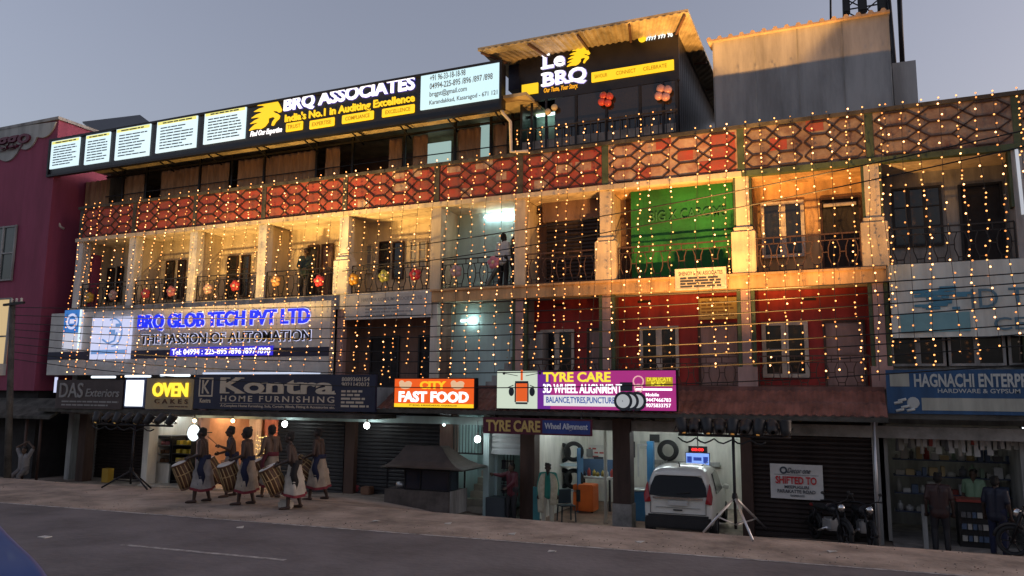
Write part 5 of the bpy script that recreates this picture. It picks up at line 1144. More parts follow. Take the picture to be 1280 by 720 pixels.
def stand(label, cx, cy, feet, barz, bx0, bx1, legmat, apex):
    z0 = gz(cx, cy); s_ = thing('light_stand', label, 'light stand', (cx, cy, z0), 'tripod light stands on the pavement')
    MB().tube([(cx, cy, z0+.12), (cx, cy, barz)], .03).build('pole', K['steel'], s_); MB().lathe([(.045, -.08), (.06, 0), (.045, .08)], (cx, cy, apex), 'Z', 14).build('collar', K['steel'], s_)
    for fx, fy in feet:
        fz_ = gz(fx, fy)+.02; MB().tube([(cx, cy, apex), (fx, fy, fz_)], .024).build('leg', legmat, s_)
        q_ = V(cx, cy, apex).lerp(V(fx, fy, fz_), .55); MB().tube([(cx, cy, z0+.2), q_], .016, 6).build('brace', legmat, s_)
    MB().tube([(bx0, cy, barz), (bx1, cy, barz)], .028).build('crossbar', K['steel'], s_); return s_
cb = MB()
S2 = ground(920, 669); sb = at(918, 545, S2.y); b0, b1 = at(848, 543, S2.y).x, at(988, 545, S2.y).x
stand('aluminium legged tripod light stand beside the white car', S2.x, S2.y, [tuple(ground(*q_)[:2]) for q_ in ((879, 667), (941, 677), (962, 665))], sb.z, b0, b1, K['alu'], at(920, 622, S2.y).z)
S1 = V(at(163, 606, -4.7).x, -4.7, gz(-19, -4.7)); sb1 = at(163, 531, S1.y); d0, d1 = at(118, 531, S1.y).x, at(216, 531, S1.y).x
stand('dark tripod light stand in front of the unlit left shops', S1.x, S1.y, [(S1.x-.55, S1.y-.45), (S1.x+.75, S1.y-.1), (S1.x, S1.y+.7)], sb1.z, d0, d1, K['steel'], at(163, 588, S1.y).z)
G2, G1_ = 'stage lights on the bar beside the white car', 'stage lights on the bar of the left stand'
for i in range(9):
    x = b0+.08+(b1-b0-.16)*i/8; lit = {0: 320, 2: 330, 4: 320, 6: 370, 8: 2300}.get(i)
    par('stage light on the right bar, throwing orange light up the facade' if lit else 'unlit black stage light on the bar beside the white car', (x, S2.y, sb.z+.17), R((34, 0, 22, 6, 4, -4, -10, 10, 14)[i]), R({6: 60, 8: 76}.get(i, 57) if lit else 30), lit and lit*LAMP, G2, (1, .47, .12), 36 if i == 8 else 70)
for i in range(8):
    x = d0+.08+(d1-d0-.16)*i/7; lit = {0: 360, 2: 340, 4: 460, 5: 500, 7: 600}.get(i)
    par('stage light on the left bar, throwing yellow light up the balconies' if lit else 'unlit black stage light on the bar of the left stand', (x, S1.y, sb1.z+.17), R((28, 12, 8, 5, -22, -42, 6, -56)[i]), R(58 if lit else 30), lit and lit*LAMP, G1_, (1, .58, .17), 62)
for nm, lbl, p0, p1, Y in (('cable_bundle', 'black cable looped under the right stage light bar', b0, b1, S2), ('cable_bundle', 'black cable looped under the left stage light bar', d0, d1, S1)):
    zb_ = sb.z if Y is S2 else sb1.z; pts = [(p0+(p1-p0)*k/24, Y.y-.05, zb_-.05-.10*abs(math.sin(k*.8))) for k in range(20)]; o = MB().tube(pts, .018, 6).build(nm, K['rubber']); tag(o, lbl, 'cable')
# ------------------------------------------------------------------ tyre shop interior and small shops
def tyre(label, loc, rx, group=None, r=.31):
    t = thing('tyre', label, 'tyre', (0, 0, 0), group); MB().lathe([(r*.6, -.09), (r*.92, -.1), (r, -.05), (r, .05), (r*.92, .1), (r*.6, .09), (r*.6, -.09)], (0, 0, 0), 'Y', 28).build('rubber', K['rubber'], t); t.location = loc; t.rotation_euler = (0, 0, rx); return t
IY = 2.4
def ip(px, py, Y=IY): return at(px, py, Y)
a, c = ip(690, 600).x, ip(722, 600).x
rk = thing('tyre_rack', 'blue and white metal tyre rack behind the man in the shawl', 'rack', ((a+c)/2, IY, -.9))
for z in (-.3, .45): B('shelf', flat('pale_blue_metal', (.4, .5, .56)), rk, a, c, IY, IY+.5, z, z+.06)
for x in (a, c): B('upright', flat('blue_metal', (.06, .16, .3)), rk, x-.02, x+.02, IY, IY+.5, -.9, 1.0)
for k, (fx, z) in enumerate(((.25, .83), (.75, .88), (.3, .06), (.75, .06))): tyre('black tyre on the %s shelf of the blue rack, %s one' % ('upper' if k < 2 else 'lower', 'left' if k % 2 == 0 else 'right'), (a+(c-a)*fx, IY+.25, z), R(25))
p = ip(835, 563, 4.9); tyre('single black tyre hung on the white wall above the car', p, 0, None, .34)
a, c = ip(716, 620).x, ip(741, 620).x; zt_ = ip(728, 606).z
oc = thing('tool_cabinet', 'orange tool cabinet standing on the red floor of the tyre shop', 'cabinet', ((a+c)/2, IY, -.9)); B('body', flat('orange_paint', (.55, .11, .02), .4), oc, a, c, IY, IY+.6, -.86, zt_, bevel=.02); B('panel', K['blackplastic'], oc, a+.12, a+.24, IY-.02, IY-.001, zt_-.5, zt_-.15)
for x in (a+.06, c-.06): MB().lathe([(.001, -.03), (.04, -.03), (.04, .03), (.001, .03)], (x, IY+.1, -.86), 'X', 12).build('castor', K['rubber'], oc)
a, c = ip(724, 590, 3.2).x, ip(766, 590, 3.2).x; z1_ = ip(745, 598, 3.2).z
wb_ = thing('workbench', 'blue workbench with grey top at the back of the tyre shop', 'workbench', ((a+c)/2, 3.2, -.9)); B('top', K['greywall'], wb_, a, c, 2.99, 3.6, z1_, z1_+.05)
for x in (a+.05, c-.05):
    for y in (3.02, 3.55): B('leg', K['steel'], wb_, x-.03, x+.03, y-.03, y+.03, -.9, z1_)
B('back_panel', flat('workshop_blue', (.06, .11, .2)), wb_, a, c, 3.62, 3.66, z1_, z1_+.55)
q = random.Random(3)
for k in range(7):
    x = a+.12+(c-a-.2)*k/6; hh = q.uniform(.1, .26); o = MB().lathe([(.01, 0), (.055, 0), (.055, hh*.7), (.02, hh*.85), (.02, hh), (.005, hh)], (x, 3.3+q.uniform(0, .15), z1_+.052), 'Z', 12).build('bottle', flat('bottle_%d' % k, q.choice(((.4, .05, .04), (.35, .35, .35), (.03, .03, .05), (.3, .2, .03))))); tag(o, 'small workshop bottle on the blue workbench', 'bottle', 'bottles on the workbench')
ps = rect(728, 758, 556, 585, 4.2 if 0 else 5.17, 742); po = thing('wall_poster', 'white wall poster with rows of reddish print at the back of the tyre shop', 'poster', (ps[0], 5.17, ps[2])); panel(ps, 5.17, flat('poster_white', (.55, .53, .5)), po, 'sheet', .02); ww = MB()
for k in range(5): words(ww, *sub(ps, .08, .92, 0, 0)[:2], sub(ps, 0, 0, .12+.17*k, 0)[2], .055, 5.168, (.8, .95, .7, .9, .6)[k], k)
ww.build('print', flat('poster_red', (.4, .06, .06)), po)
x = at(757, 600, .9).x; o = MB().tube([(x, .9, -.9), (x, .9, 1.93)], .05).build('support_post', K['white']); tag(o, 'thin white post inside the open tyre shop', 'post')
o = B('board', flat('turquoise_board', (.05, .22, .24)), None, at(667, 630, -.15).x, at(675, 630, -.15).x, -.2, -.16, -.92, .1); o.name = 'board'; tag(o, 'turquoise board leaning on the pier beside the shawl man', 'board')
def chair(label, x, y, z, rz, mat):
    c_ = thing('chair', label, 'chair', (0, 0, 0)); B('seat', mat, c_, -.22, .22, -.2, .2, .42, .45, bevel=.01); B('backrest', mat, c_, -.22, .22, .2, .23, .46, .85, bevel=.01)
    for sx_ in (-.19, .19):
        for sy in (-.17, .17): MB().bar((sx_, sy, .42), (sx_*1.1, sy*1.1, 0), .03).build('leg', mat, c_)
    c_.location = (x, y, z); c_.rotation_euler = (0, 0, rz)
chair('dark plastic chair just behind the shawl man', ip(708, 630, .7).x, .7, -.9, R(40), flat('chair_slate', (.03, .045, .06)))
p = ip(872, 575, 3.6); mn = thing('monitor', 'glowing blue monitor above the roof of the white car', 'monitor', tuple(p)); MB().box(p.x-.36, p.x+.36, 3.6, 3.66, p.z-.2, p.z+.22).build('case', K['blackplastic'], mn)
B('screen', E('screen_blue', (.25, .42, 1), .9), mn, p.x-.34, p.x+.34, 3.588, 3.599, p.z-.17, p.z+.2); scp = MB()
for s_ in (1, -1): scp.box(p.x+s_*.24-.07, p.x+s_*.24+.07, 3.583, 3.587, p.z-.08, p.z+.1)
scp.box(p.x-.12, p.x+.12, 3.583, 3.587, p.z-.02, p.z+.08).build('screen_picture', E('screen_dark', (.03, .08, .5), .5), mn); MB().bar((p.x, 3.68, p.z-.2), (p.x, 3.68, -.9), .07).build('stand', K['steel'], mn)
p = ip(872, 562, 3.8); ld = thing('led_display', 'small black display with glowing red digits above the monitor', 'display', tuple(p)); MB().box(p.x-.28, p.x+.28, 3.8, 3.9, p.z-.1, p.z+.1).build('case', K['blackplastic'], ld); txt('08:00', (p.x-.18, p.x+.18, p.z-.045, p.z+.045), 3.8, E('red_digits', (1, .03, .03), 2.2), ld, 'digits'); MB().bar((p.x, 3.85, p.z+.1), (p.x, 3.85, 1.93), .03).build('hanger', K['steel'], ld)
gmx = [flat('tool_%d' % k, c_) for k, c_ in enumerate(((.2, .2, .2), (.05, .05, .06), (.45, .45, .4), (.03, .03, .03)))]
bx_ = ip(800, 600, 1.6)
bm_ = thing('tyre_changer', 'blue and white tyre changing machine left of the white car', 'machine', (bx_.x, 1.6, -.9)); B('cabinet', flat('machine_blue', (.04, .17, .34), .4), bm_, bx_.x-.3, bx_.x+.3, 1.6, 2.2, -.9, -.1, bevel=.03); B('column', flat('machine_blue_b', (.05, .2, .4), .4), bm_, bx_.x+.12, bx_.x+.3, 1.95, 2.15, -.1, 1.3); MB().lathe([(.01, 0), (.3, 0), (.3, .05), (.01, .07)], (bx_.x-.05, 1.9, -.08), 'Z').build('turntable', K['alu'], bm_); MB().bar((bx_.x+.2, 2.0, 1.2), (bx_.x-.15, 1.9, 1.2), .06).bar((bx_.x-.12, 1.9, 1.2), (bx_.x-.12, 1.9, .3), .04).build('arm', K['alu'], bm_)
B('wall_box', K['blackplastic'], b, ip(783, 560, 5.1).x, ip(793, 560, 5.1).x, 5.12, 5.199, ip(790, 572, 5.1).z, ip(790, 552, 5.1).z)
B('wall_beam', K['greywall'], b, ip(815, 578, 5.1).x, ip(900, 578, 5.1).x, 5.05, 5.199, ip(850, 582, 5.1).z, ip(850, 576, 5.1).z)
q = random.Random(8)
for k, (px_, py_, Y_) in enumerate(((735, 566, 5.0), (748, 576, 5.0), (806, 556, 5.1), (818, 548, 5.1))):
    p = at(px_, py_, Y_); o = MB().box(p.x-.16, p.x+.16, Y_, Y_+.05, p.z-.13, p.z+.13).build('tool_board', gmx[k]); tag(o, ('grey tool board on the back wall left of the poster', 'dark tool board on the back wall beside the post', 'pale notice on the white wall above the blue machine', 'black clock like box high on the white wall')[k], 'board')
for k in range(5):
    x = at(688, 640, 3.8).x+.1+k*.03; tyre('black tyre piled on the floor behind the rack, %s' % ('lowest', 'second from the floor', 'middle', 'second from top', 'topmost')[k], (x, 3.9, -.8+k*.2), 0, None, .3).rotation_euler = (R(90), 0, 0)
for k in range(6):
    x = at(786, 600, 4.6).x+.25*k; zz = (-.9, -.9, -.9, -.9, -.9, -.9)[k]; o = MB().lathe([(.01, 0), (.11, 0), (.11, .26+.05*(k % 3)), (.04, .34+.05*(k % 3)), (.01, .36+.05*(k % 3))], (x, 4.7, zz), 'Z', 14).build('oil_can', gmx[k % 4]); tag(o, 'oil can in the row at the back of the garage behind the car', 'can', 'oil cans along the garage wall')
# rack and counter in the half shuttered shop
a, c = at(614, 600, .7).x, at(642, 600, .7).x; rk = thing('display_rack', 'wire display rack of small packets behind the half raised white shutter', 'rack', ((a+c)/2, .7, -.9)); wr_ = MB()
for k in range(8): x = a+(c-a)*k/7; wr_.bar((x, .7, -.85), (x, .7, .95), .018)
for k in range(9): z = -.8+k*.21; wr_.bar((a, .7, z), (c, .7, z), .018)
wr_.build('wires', K['steel'], rk)
for k in range(26):
    x = a+.06+(k % 6)*(c-a-.1)/5.5; z = -.62+(k//6)*.36; o = B('packet', flat('packet_%d' % k, q.choice(((.4, .38, .32), (.12, .12, .13), (.3, .26, .2), (.05, .05, .06))), .6), None, x-.05, x+.05, .74, .78, z, z+.24); o.name = 'packet'; tag(o, 'small packet hung on the wire rack behind the white shutter', 'packet', 'packets on the wire rack')
x0, x1 = at(608, 640, -.05).x, at(632, 640, -.05).x; o = B('counter', flat('slate_counter', (.07, .085, .1)), None, x0, x1, -.12, .4, -.92, at(620, 622, -.05).z, bevel=.01); o.name = 'counter'; tag(o, 'low slate grey counter at the foot of the white shutter', 'counter')
# broken stone ledge beside the stairs
lb = thing('stone_ledge', 'low broken stone ledge between the kiosk and the grey counter', 'ledge', (at(605, 645, -1.0).x, -1., -.85)); lm = MB(); q = random.Random(5)
for k in range(46):
    px_ = q.uniform(580, 628); Yk = q.uniform(-1.1, -.5); x = at(px_, 645, Yk).x; lm.ball((x, Yk, gz(x, Yk)+q.uniform(.0, .14)), (q.uniform(.08, .2), q.uniform(.08, .18), q.uniform(.05, .1)), 7, 5, Matrix.Rotation(q.uniform(0, 3), 3, 'Z'))
remesh(lm, 'stones', K['concrete'], lb, .03, 1)
# bakery fridge and its goods
a, c = at(190, 575, .6).x, at(212, 575, .6).x; zt_ = at(200, 548, .6).z; fg = thing('display_fridge', 'white and black glass fridge of cakes in the bakery', 'fridge', ((a+c)/2, .6, -.62)); B('lower_body', K['white'], fg, a, c, .6, 1.3, -.62, .05); B('back_panel', K['blackplastic'], fg, a, c, 1.2, 1.3, .05, zt_); B('top_panel', K['blackplastic'], fg, a, c, .6, 1.3, zt_, zt_+.1)
for z in (.05, .36, .67): B('shelf', K['alu'], fg, a+.03, c-.03, .66, 1.19, z, z+.025)
for x in (a, c-.03): B('side_frame', K['blackplastic'], fg, x, x+.03, .6, 1.19, .05, zt_)
a2, c2 = at(214, 575, .6).x, at(238, 575, .6).x; sh_ = thing('bakery_shelf', 'black open shelf of yellow boxes beside the cake fridge', 'shelf', ((a2+c2)/2, .6, -.62)); B('back_panel', K['blackplastic'], sh_, a2, c2, 1.2, 1.3, -.62, zt_+.1)
for z in (-.55, -.2, .1, .4, .7): B('shelf', K['blackplastic'], sh_, a2+.02, c2-.02, .62, 1.19, z, z+.03)
for x in (a2, c2-.02): B('side_panel', K['blackplastic'], sh_, x, x+.02, .6, 1.19, -.62, zt_)
yb_ = flat('yellow_carton', (.5, .38, .04), .6); ck = flat('pink_cake', (.5, .18, .2), .6); ckb = flat('brown_cake', (.2, .1, .05), .6)
for z in (.13, .43, .73, -.17):
    for k in range(3): x = a2+.1+(c2-a2-.16)*k/2.4; o = B('carton', yb_, None, x, x+.17, .7, .95, z+.003, z+.14); o.name = 'carton'; tag(o, 'small yellow carton on the black bakery shelf', 'carton', 'yellow cartons on the bakery shelf')
for z in (.076, .386, .696):
    for k in range(2): x = a+.17+k*.26; o = MB().lathe([(.01, 0), (.1, 0), (.1, .1), (.07, .12), (.01, .13)], (x, .9, z+.002), 'Z', 14).build('cake', ck if z > .6 else ckb); tag(o, 'small cake on a shelf of the bakery fridge', 'cake', 'cakes in the fridge')
B('shop_tube_lamp', E_TUBE, b, at(190, 540, 1.0).x, at(235, 540, 1.0).x, 1.4, 1.44, 1.82, 1.86)
# warm shop: counter, hanging cloths, sparkling curtain
for k, px_ in enumerate((252, 262, 275, 290, 318, 338)):
    x = at(px_, 575, 2.6).x; cl = MB(); v = []
    for i in range(10):
        for j in range(6): v.append((x-.3+.6*i/9, 2.6+.05*math.sin(i*1.5+k), -.4+2.1*j/5))
    cl.add(v, [(i*6+j, i*6+6+j, i*6+7+j, i*6+1+j) for i in range(9) for j in range(5)], True); o = cl.build('hanging_cloth', flat('cloth_%d' % k, ((.55, .4, .3), (.5, .2, .16), (.6, .45, .35), (.5, .25, .2), (.6, .5, .45), (.4, .15, .12))[k]))
    tag(o, '%s furnishing cloth hanging at the back of the warm lit shop' % ('cream', 'rust red', 'beige', 'brick red', 'off white', 'wine red')[k], 'cloth')
cx_ = at(327, 580, .8).x; lc = thing('light_curtain', 'golden sparkling light curtain hanging inside the warm lit shop', 'light curtain', (cx_, .8, -.55)); wr_ = MB(); gb_ = E('gold_spark', (1, .72, .25), 4, sample=True)
for i in range(7): wr_.bar((cx_-.24+.08*i, .8, -.5), (cx_-.24+.08*i, .8, 1.3), .006)
wr_.build('wires', K['iron'], lc); sp_ = None
for i in range(7):
    for j in range(12):
        loc_ = V(cx_-.24+.08*i+q.uniform(-.02, .02), .78, -.45+.14*j+q.uniform(-.03, .03))-WO[lc.name]
        if sp_ is None: sp_ = MB().ball((0, 0, 0), .016, 6, 4).build('spark', gb_); sp_.parent = lc; sp_.location = loc_
        else: o = sp_.copy(); col.objects.link(o); o.location = loc_
for k, px_ in enumerate((258, 285, 315, 338)):
    x = at(px_, 530, 1.2).x; MB().lathe([(.001, 0), (.07, 0), (.08, .03), (.001, .03)], (x, 1.2, 1.895), 'Z', 14).build('downlight', E_WARM, b)
# lamps over the pavement
for px_, py, lbl, m_ in ((356, 530, 'glowing white bulb hanging left of the first dark shutter', E_LED), (458.5, 532, 'glowing white bulb hanging over the dark shutter left of the kiosk', E_LED), (597, 549, 'glowing white bulb on the stair wall right of the kiosk', E_LED), (243, 526, 'small warm lamp under the awning above the round light sign', E_WARM), (291, 526, 'small warm lamp under the awning over the warm lit shop', E_WARM)):
    Y = -.45 if m_ is E_LED else -.6; p = at(px_, py, Y); l_ = thing('hanging_bulb', lbl, 'lamp', tuple(p), 'bulbs hanging over the pavement'); rr = .085 if m_ is E_LED else .05
    MB().ball(tuple(p), (rr, rr, rr*1.15)).build('bulb', m_, l_); MB().lathe([(.04, .0), (.035, .08), (.01, .1)], (p.x, p.y, p.z+rr), 'Z', 12).build('holder', K['white'], l_); MB().bar((p.x, p.y, p.z+rr+.08), (p.x, p.y, LA-.12), .012).build('cord', K['rubber'], l_)
p = at(555, 531, -.2); l_ = thing('wall_bulb', 'small dim bulb on the pier above the kiosk', 'lamp', tuple(p)); MB().ball(tuple(p), .04).build('bulb', E('dim_bulb', (.8, 1, .95), 5), l_); MB().bar((p.x, -.2, p.z+.03), (p.x, 0, p.z+.03), .02).build('holder', K['white'], l_)
# tubes inside (fluorescent fittings, plus an added warm fill pair)
def tube(x0, x1, y, z, mat=E_TUBE): MB().tube([(x0, y, z), (x1, y, z)], .022).build('tube_fitting', mat, b)
tx = at(800, 600, .3).x
for x, y in ((-7.7, 1.2), (-5.2, 1.6), (-3.2, 2.2), (-7.0, 3.2), (-4.3, 4.2)): tube(x-.6, x+.6, y, 1.9)
wx0 = at(296, 600, 1.4).x; E_WARM_FILL = E('warm_fill_tube', (1, .66, .36), 42, sample=True)
tube(wx0-1.1, wx0-.1, 1.5, 1.9, E_WARM_FILL); tube(wx0+.1, wx0+1.1, 1.5, 1.9, E_WARM_FILL)  # unseen warm pair, added only to brighten the furnishing shop
tube(-9.25, -8.75, 1.0, 1.9, E('tube_half', (.75, .95, 1), 6, sample=True)); tube(-10.2, -9.3, 2.3, 1.8)
tube(1.3, 2.3, 2.4, 1.9, E('dim_fluorescent', (.95, .95, .8), 4, sample=True)); tube(3.0, 4.0, 2.0, 1.9, E('dim_fluorescent_b', (.8, .9, 1), 3, sample=True))
p0, p1 = at(598, 266, .75), at(640, 263, .75); MB().tube([(p0.x, 1.2, p0.z-.05), (p1.x, 1.2, p0.z-.05)], .03).build('tube_fitting', E('stair_tube', (.75, 1, 1), 20, sample=True), b)
p0 = at(590, 401, .9); MB().ball((p0.x, .85, p0.z), .09).build('wall_bulb', E('stair_bulb', (.75, 1, .95), 16, sample=True), b)
MB().box(at(575, 401, .9).x, at(588, 401, .9).x, .93, .98, p0.z-.02, p0.z+.05).build('wall_bulb_arm', E('stair_bulb_arm', (.75, 1, .95), 3), b)
# yellow box and other pavement odds
p = ground(134, 602); o = MB().box(p.x-.17, p.x+.17, p.y-.12, p.y+.12, p.z, p.z+.5).build('yellow_box', flat('mustard_box', (.45, .27, .03)), bevel=.01); tag(o, 'upright mustard yellow box beside the left light stand', 'box')
p = ground(448, 616); o = MB().lathe([(.01, 0), (.12, 0), (.13, .2), (.09, .32), (.01, .33)], tuple(p), 'Z', 16).build('plastic_can', flat('red_can', (.25, .03, .04))); tag(o, 'small dark red plastic can at the foot of the shutter pier', 'can')
p = ground(459, 618); o = MB().box(p.x-.17, p.x+.17, p.y-.14, p.y+.14, p.z, p.z+.24).build('carton_box', flat('carton_brown', (.2, .1, .06)), bevel=.03); tag(o, 'brown carton beside the red can at the shutter', 'carton')
p = onz(56, 671.5, .008); o = MB().box(p.x-.1, p.x+.1, p.y-.07, p.y+.07, .008, .02).build('paper_scrap', flat('paper', (.5, .5, .48))); tag(o, 'scrap of pale paper lying on the road', 'litter')
# ------------------------------------------------------------------ hardware shop goods
q = random.Random(11); hx0, hx1 = at(1118, 600, 1.6).x, at(1276, 600, 1.6).x
gm = [flat('goods_%d' % k, c_, .5) for k, c_ in enumerate(((.42, .41, .38), (.30, .29, .26), (.08, .12, .2), (.3, .05, .04), (.4, .3, .15), (.12, .12, .13), (.2, .28, .2), (.5, .5, .5)))]
for zi, z in enumerate((-.2, .25, .68, 1.08)):
    s_ = thing('wall_shelf', ('lowest', 'second', 'third', 'topmost')[zi]+' long steel shelf of goods inside the hardware shop', 'shelf', ((hx0+hx1)/2, 1.8, z-.03)); B('board', flat('shelf_blue_%d' % zi, (.05, .07, .13)), s_, hx0, hx1, 1.8, 2.2, z-.03, z)
    x = hx0+.05
    while x < hx1-.15:
        wd = q.uniform(.08, .2); hh = q.uniform(.1, .33); y_ = 1.83
        kind_ = q.random(); mt = q.choice(gm)
        if kind_ < .5: o = MB().box(x, x+wd, y_, y_+.2, z+.002, z+hh).build('goods_box', mt, bevel=.006)
        else: o = MB().lathe([(.01, 0), (wd/2, 0), (wd/2, hh*.7), (wd*.2, hh*.8), (wd*.2, hh), (.005, hh)], (x+wd/2, y_+.1, z+.002), 'Z', 12).build('goods_can', mt)
        tag(o, ('boxed' if kind_ < .5 else 'canned')+' hardware item standing on the '+('lowest', 'second', 'third', 'topmost')[zi]+' shop shelf', 'box' if kind_ < .5 else 'can', 'goods on the %s hardware shelf' % ('lowest', 'second', 'third', 'topmost')[zi]); x += wd+q.uniform(.02, .08)
rl_ = MB().tube([(hx0, .55, 1.78), (hx1, .55, 1.78)], .015).build('hanging_rail', K['steel']); tag(rl_, 'thin rail under the ceiling of the hardware shop', 'rail')
for k in range(30):
    x = hx0+.06+(hx1-hx0-.1)*k/29*.97; hh = q.uniform(.15, .5); mt = q.choice((gm[0], gm[1], gm[7], gm[3], gm[5], gm[7])); zz = 1.765
    if k % 3 == 0: o = MB().tube([(x, .55, zz), (x, .55, zz-hh)], [.01, .05], 8).build('hanging_brush', mt)
    else: o = MB().box(x-.06, x+.06, .53, .57, zz-hh, zz-.04).bar((x, .55, zz-.05), (x, .55, zz), .012).build('hanging_packet', mt)
    tag(o, 'brush or mop head hanging from the hardware shop rail' if k % 3 == 0 else 'pale packet hanging from the hardware shop rail', 'brush' if k % 3 == 0 else 'packet', 'goods hanging from the hardware rail')
a, c = at(1198, 640, .3).x, at(1236, 640, .3).x; ctr = thing('shop_counter', 'glass fronted counter with red edge in the hardware shop', 'counter', ((a+c)/2, .3, -.74)); B('body', K['blackplastic'], ctr, a, c, .35, .9, -.74, at(1215, 628, .3).z); B('top', flat('red_edge', (.25, .04, .03)), ctr, a-.03, c+.03, .3, .95, at(1215, 628, .3).z, at(1215, 625, .3).z)
for k in range(14):
    x = a+.05+(k % 5)*(c-a-.15)/4.5; z = -.6+(k//5)*.26; o = MB().box(x, x+.12, .28, .34, z, z+.12).build('small_packet', gm[q.choice((2, 0, 5, 2))]); tag(o, 'small packet displayed on the front of the hardware counter', 'packet', 'packets on the hardware counter')
o = MB().box(at(1152, 640, -.2).x, at(1158, 640, -.2).x, -.3, -.05, -.77, .2).build('goods_stand', K['greywall']); tag(o, 'tall narrow grey stand at the left of the hardware entrance', 'stand')
# ------------------------------------------------------------------ balloons
def balloon_flower(label, px_, py, Y, rgb, n=5, r=.095):
    p = at(px_, py, Y); f_ = thing('balloon_flower', label, 'balloons', tuple(p), 'balloon flowers along the railings'); mt = M('balloon_%d' % px_, rgb, .3, var=.06, bump=0)
    for k in range(n):
        a_ = 2*math.pi*k/n+.5; rr = r*1.15; MB().ball((p.x+rr*math.cos(a_), p.y, p.z+rr*math.sin(a_)), (r, r*.9, r), 12, 8).build('balloon', mt, f_)
    if n > 4: MB().ball((p.x, p.y-.06, p.z), r*.6, 10, 6).build('centre_balloon', M('balloon_mid_%d' % px_, (.6, .55, .4), .3, var=.05, bump=0), f_)
for px_, py, nm, rgb in ((112, 372, 'golden yellow balloon flower on the first balcony railing, far left', (.55, .33, .03)), (141, 369, 'pale pink balloon flower on the first balcony railing', (.5, .3, .25)), (182, 367, 'red balloon flower on the second balcony railing', (.5, .06, .07)), (214, 364, 'rose pink balloon flower on the second balcony railing', (.5, .16, .17)), (260, 361, 'pale peach balloon flower on the third balcony railing', (.5, .32, .26)), (294, 357, 'red balloon flower on the third balcony railing', (.5, .05, .05)), (345, 351, 'orange yellow balloon flower left of the man on the fourth balcony', (.5, .27, .1)), (399, 351, 'bright red balloon flower right of the man on the fourth balcony', (.6, .05, .06)), (442, 349, 'golden balloon flower at the left of the fifth balcony', (.55, .28, .03)), (480, 345, 'yellow green balloon flower in the middle of the fifth balcony', (.4, .42, .1)), (519, 343, 'deep red balloon flower at the right of the fifth balcony', (.6, .04, .06)), (570, 339, 'whitish pink balloon flower on the blue lit stair balcony', (.5, .35, .36)), (617, 328, 'pink balloon flower in front of the white shirted man', (.55, .22, .3))):
    balloon_flower(nm, px_, py, -.0, rgb)
balloon_flower('four red balloons on the middle of the restaurant glazing', 757, 124, LY-.12, (.5, .07, .06), 4, .115); balloon_flower('four pink balloons at the right end of the restaurant glazing', 829, 116, LY-.12, (.5, .26, .26), 4, .125); balloon_flower('pair of cream balloons at the left of the restaurant glazing', 689, 137, LY-.12, (.5, .42, .28), 2, .1)
# ------------------------------------------------------------------ utility pole and street cables
pz = at(16, 376, -2.6); pf = at(9, 600, -2.6)
up = thing('utility_pole', 'weathered concrete utility pole leaning at the far left edge', 'pole', (pf.x, -2.6, gz(pf.x, -2.6)))
MB().tube([(pf.x, -2.6, gz(pf.x, -2.6)), (pz.x, -2.6, pz.z)], .115, 10, r1=.085).build('post', K['coping'], up); MB().bar((pz.x-.3, -2.7, pz.z-.15), (pz.x+.75, -2.7, pz.z-.1), .08).build('crossarm', K['steel'], up)
for k in range(3): MB().lathe([(.02, 0), (.05, .03), (.03, .08), (.05, .12), (.01, .15)], (pz.x+.1+.25*k, -2.7, pz.z-.08), 'Z', 10).build('insulator', K['white'], up)
zq = at(11, 462, -2.6).z; MB().box(pz.x-.22, pz.x+.0, -2.85, -2.6, zq-.2, zq+.2).build('meter_box', K['white'], up)
for i, (yl, yr) in enumerate(((384, 338), (394, 350), (404, 364), (412, 378), (421, 402), (430, 414), (440, 428), (449, 452))):
    a_ = at(18, yl, -2.7); c_ = at(1330, yr, -3.2+.1*i); pts = []
    for k in range(41):
        t = k/40; p = a_.lerp(c_, t); pts.append((p.x, p.y, p.z-.5*(.6+.12*i)*4*t*(1-t)))
    o = MB().tube(pts, .013, 5).build('overhead_cable', K['rubber']); tag(o, 'thin black overhead cable strung from the far left pole past the facade', 'cable', 'overhead cables along the facade')
for i, (pl_, pr_) in enumerate((((424, 318), (1330, 152)), ((428, 339), (1330, 172)))):
    a_ = at(*pl_, -.2); c_ = at(*pr_, -5.0); pts = [tuple(a_.lerp(c_, k/30)-V(0, 0, .25*4*(k/30)*(1-k/30))) for k in range(31)]
    o = MB().tube(pts, .014, 5).build('service_cable', K['rubber']); tag(o, 'dark service cable rising to the right from the %s of the fifth balcony' % ('top left corner', 'left column')[i], 'cable', 'service cables rising to the right')
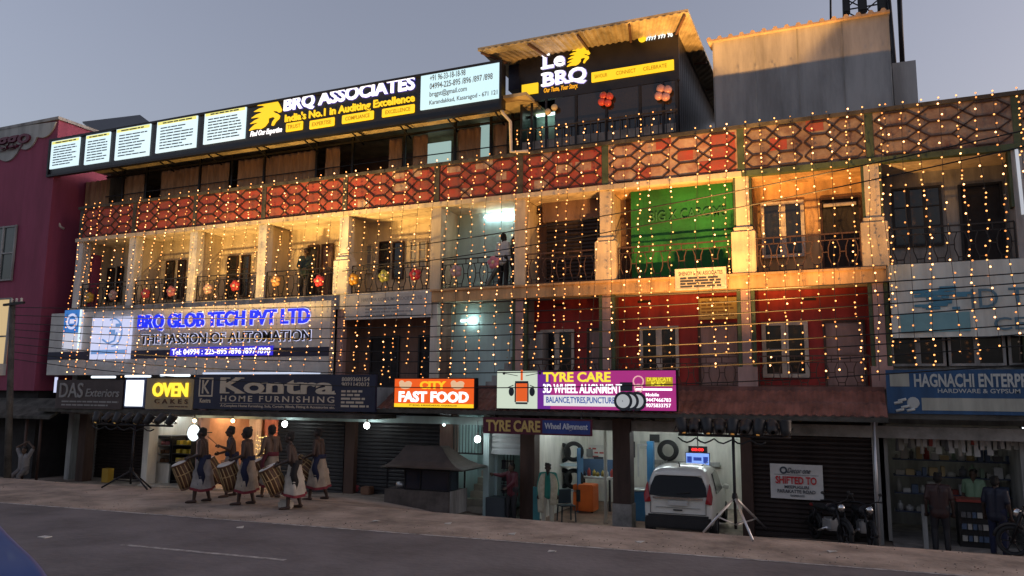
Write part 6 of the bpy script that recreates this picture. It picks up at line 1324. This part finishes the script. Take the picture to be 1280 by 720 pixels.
# ------------------------------------------------------------------ fairy light strings
tops = [107, 119, 126, 140, 153, 164, 176, 187, 200, 212, 224, 237, 249, 261, 274, 287, 299, 314, 328, 342, 358, 372, 387, 402, 417, 432, 446, 461, 478, 493, 509, 526, 544, 561, 578, 594, 611, 628, 646, 663, 678, 698, 710, 730, 748, 766, 782, 800, 814, 838, 869, 887, 907, 931, 950, 971, 991, 1014, 1036, 1058, 1079, 1098, 1106, 1125, 1149, 1172, 1195, 1219, 1243, 1271, 1295, 1320]
names = ['in front of the first balcony', 'in front of the second balcony', 'in front of the third balcony', 'in front of the fourth balcony', 'in front of the fifth balcony', 'in front of the blue lit stair', 'in front of the brown shutter bay', 'in front of the green screen', 'in front of the ochre bay', 'over the faded banner', 'over the right end of the banner']
bulb_mes = []; q = random.Random(21)
for k, e_ in enumerate((E_FAIRY, E('fairy_bulb_soft', (1, .3, .06), 1.7, base=(.5, .35, .2), sample=True), E('fairy_bulb_bright', (1, .42, .16), 6., base=(.5, .35, .2), sample=True), flat('fairy_bulb_dead', (.4, .3, .2), .3))):
    bo = MB().ball((0, 0, 0), (.0205, .021, .022, .019)[k], 7, 5).build('bulb', e_); bulb_mes.append(bo.data); bpy.data.objects.remove(bo)
for px_ in tops:
    X = at(px_, 263-(px_-94)*.126, -.12).x; bay = max(i for i in range(11) if CX[i]-.4 <= X)
    zt_ = 10.35 if 642 < px_ < 846 else ZP+.06
    yb__ = (472 if px_ < 430 else 480 if px_ < 600 else 470 if px_ < 1100 else 455)+q.uniform(-22, 14)
    zb_ = at(px_, yb__, -.55).z
    tilt = q.uniform(-.08, .08)-(.12 if px_ < 330 else 0)
    def P(z): t = (ZP-z)/(ZP-3.0); return V(X+tilt*max(0, t)+(.02+.03*(px_ % 5)/5)*math.sin(z*(1.1+.3*(px_ % 4))+px_), -.11-.5*max(0, t)+(.0 if z < ZP else .0), z)
    s_ = MB().tube([P(zt_-(zt_-zb_)*k/12) for k in range(13)], .006, 4).build('fairy_light_string', K['iron']); tag(s_, 'string of warm fairy lights hanging down the facade '+names[bay], 'fairy lights', 'fairy light strings hanging '+names[bay])
    o0 = WO[s_.name]; z = zt_; dense = q.choice((.14, .15, .17, .2)) if px_ < 640 else q.choice((.145, .17, .2, .28))
    while z > zb_:
        loc_ = P(z)+V(q.uniform(-.045, .045), -.02, 0)-Vector(o0)
        bo = bpy.data.objects.new('bulb', q.choices(bulb_mes, (60, 22, 13, 5))[0]); col.objects.link(bo); bo.location = loc_
        bo.parent = s_
        z -= dense*q.choice((.55, .8, 1, 1.1, 1.3, 1.45))

# grit and small litter on the dusty pavement
gq = random.Random(31); gm_ = MB()
for k in range(900):
    x = gq.uniform(-24, 6); y = gq.choice((gq.uniform(-7.2, -2.5), edge(x)+gq.uniform(-.1, .7))); s_ = gq.choice((.006, .009, .014)); z = gz(x, y)
    gm_.ball((x, y, z+s_*.4), (s_*gq.uniform(.8, 1.6), s_, s_*.7), 5, 3)
gm_.build('grit', M('pale_grit', (.3, .26, .22), .9, var=.5, scale=.7), kind='stuff')
for k, (px_, py_) in enumerate(((470, 652), (560, 655), (690, 690), (800, 678), (1040, 690), (300, 660), (640, 668))):
    p = ground(px_, py_); a_ = gq.uniform(0, 3); c_, s_ = .09*math.cos(a_), .09*math.sin(a_)
    o = MB().add([(p.x-c_, p.y-s_, p.z+.012), (p.x+s_, p.y-c_, p.z+.03), (p.x+c_, p.y+s_, p.z+.012), (p.x-s_, p.y+c_, p.z+.02), (p.x-c_, p.y-s_, p.z+.004), (p.x+s_, p.y-c_, p.z+.022), (p.x+c_, p.y+s_, p.z+.004), (p.x-s_, p.y+c_, p.z+.012)], [(0,1,2,3), (7,6,5,4), (0,4,5,1), (1,5,6,2), (2,6,7,3), (3,7,4,0)]).build('litter_scrap', bpy.data.materials['paper'])
    tag(o, 'small scrap of litter on the dusty pavement', 'litter', 'litter scraps on the pavement')
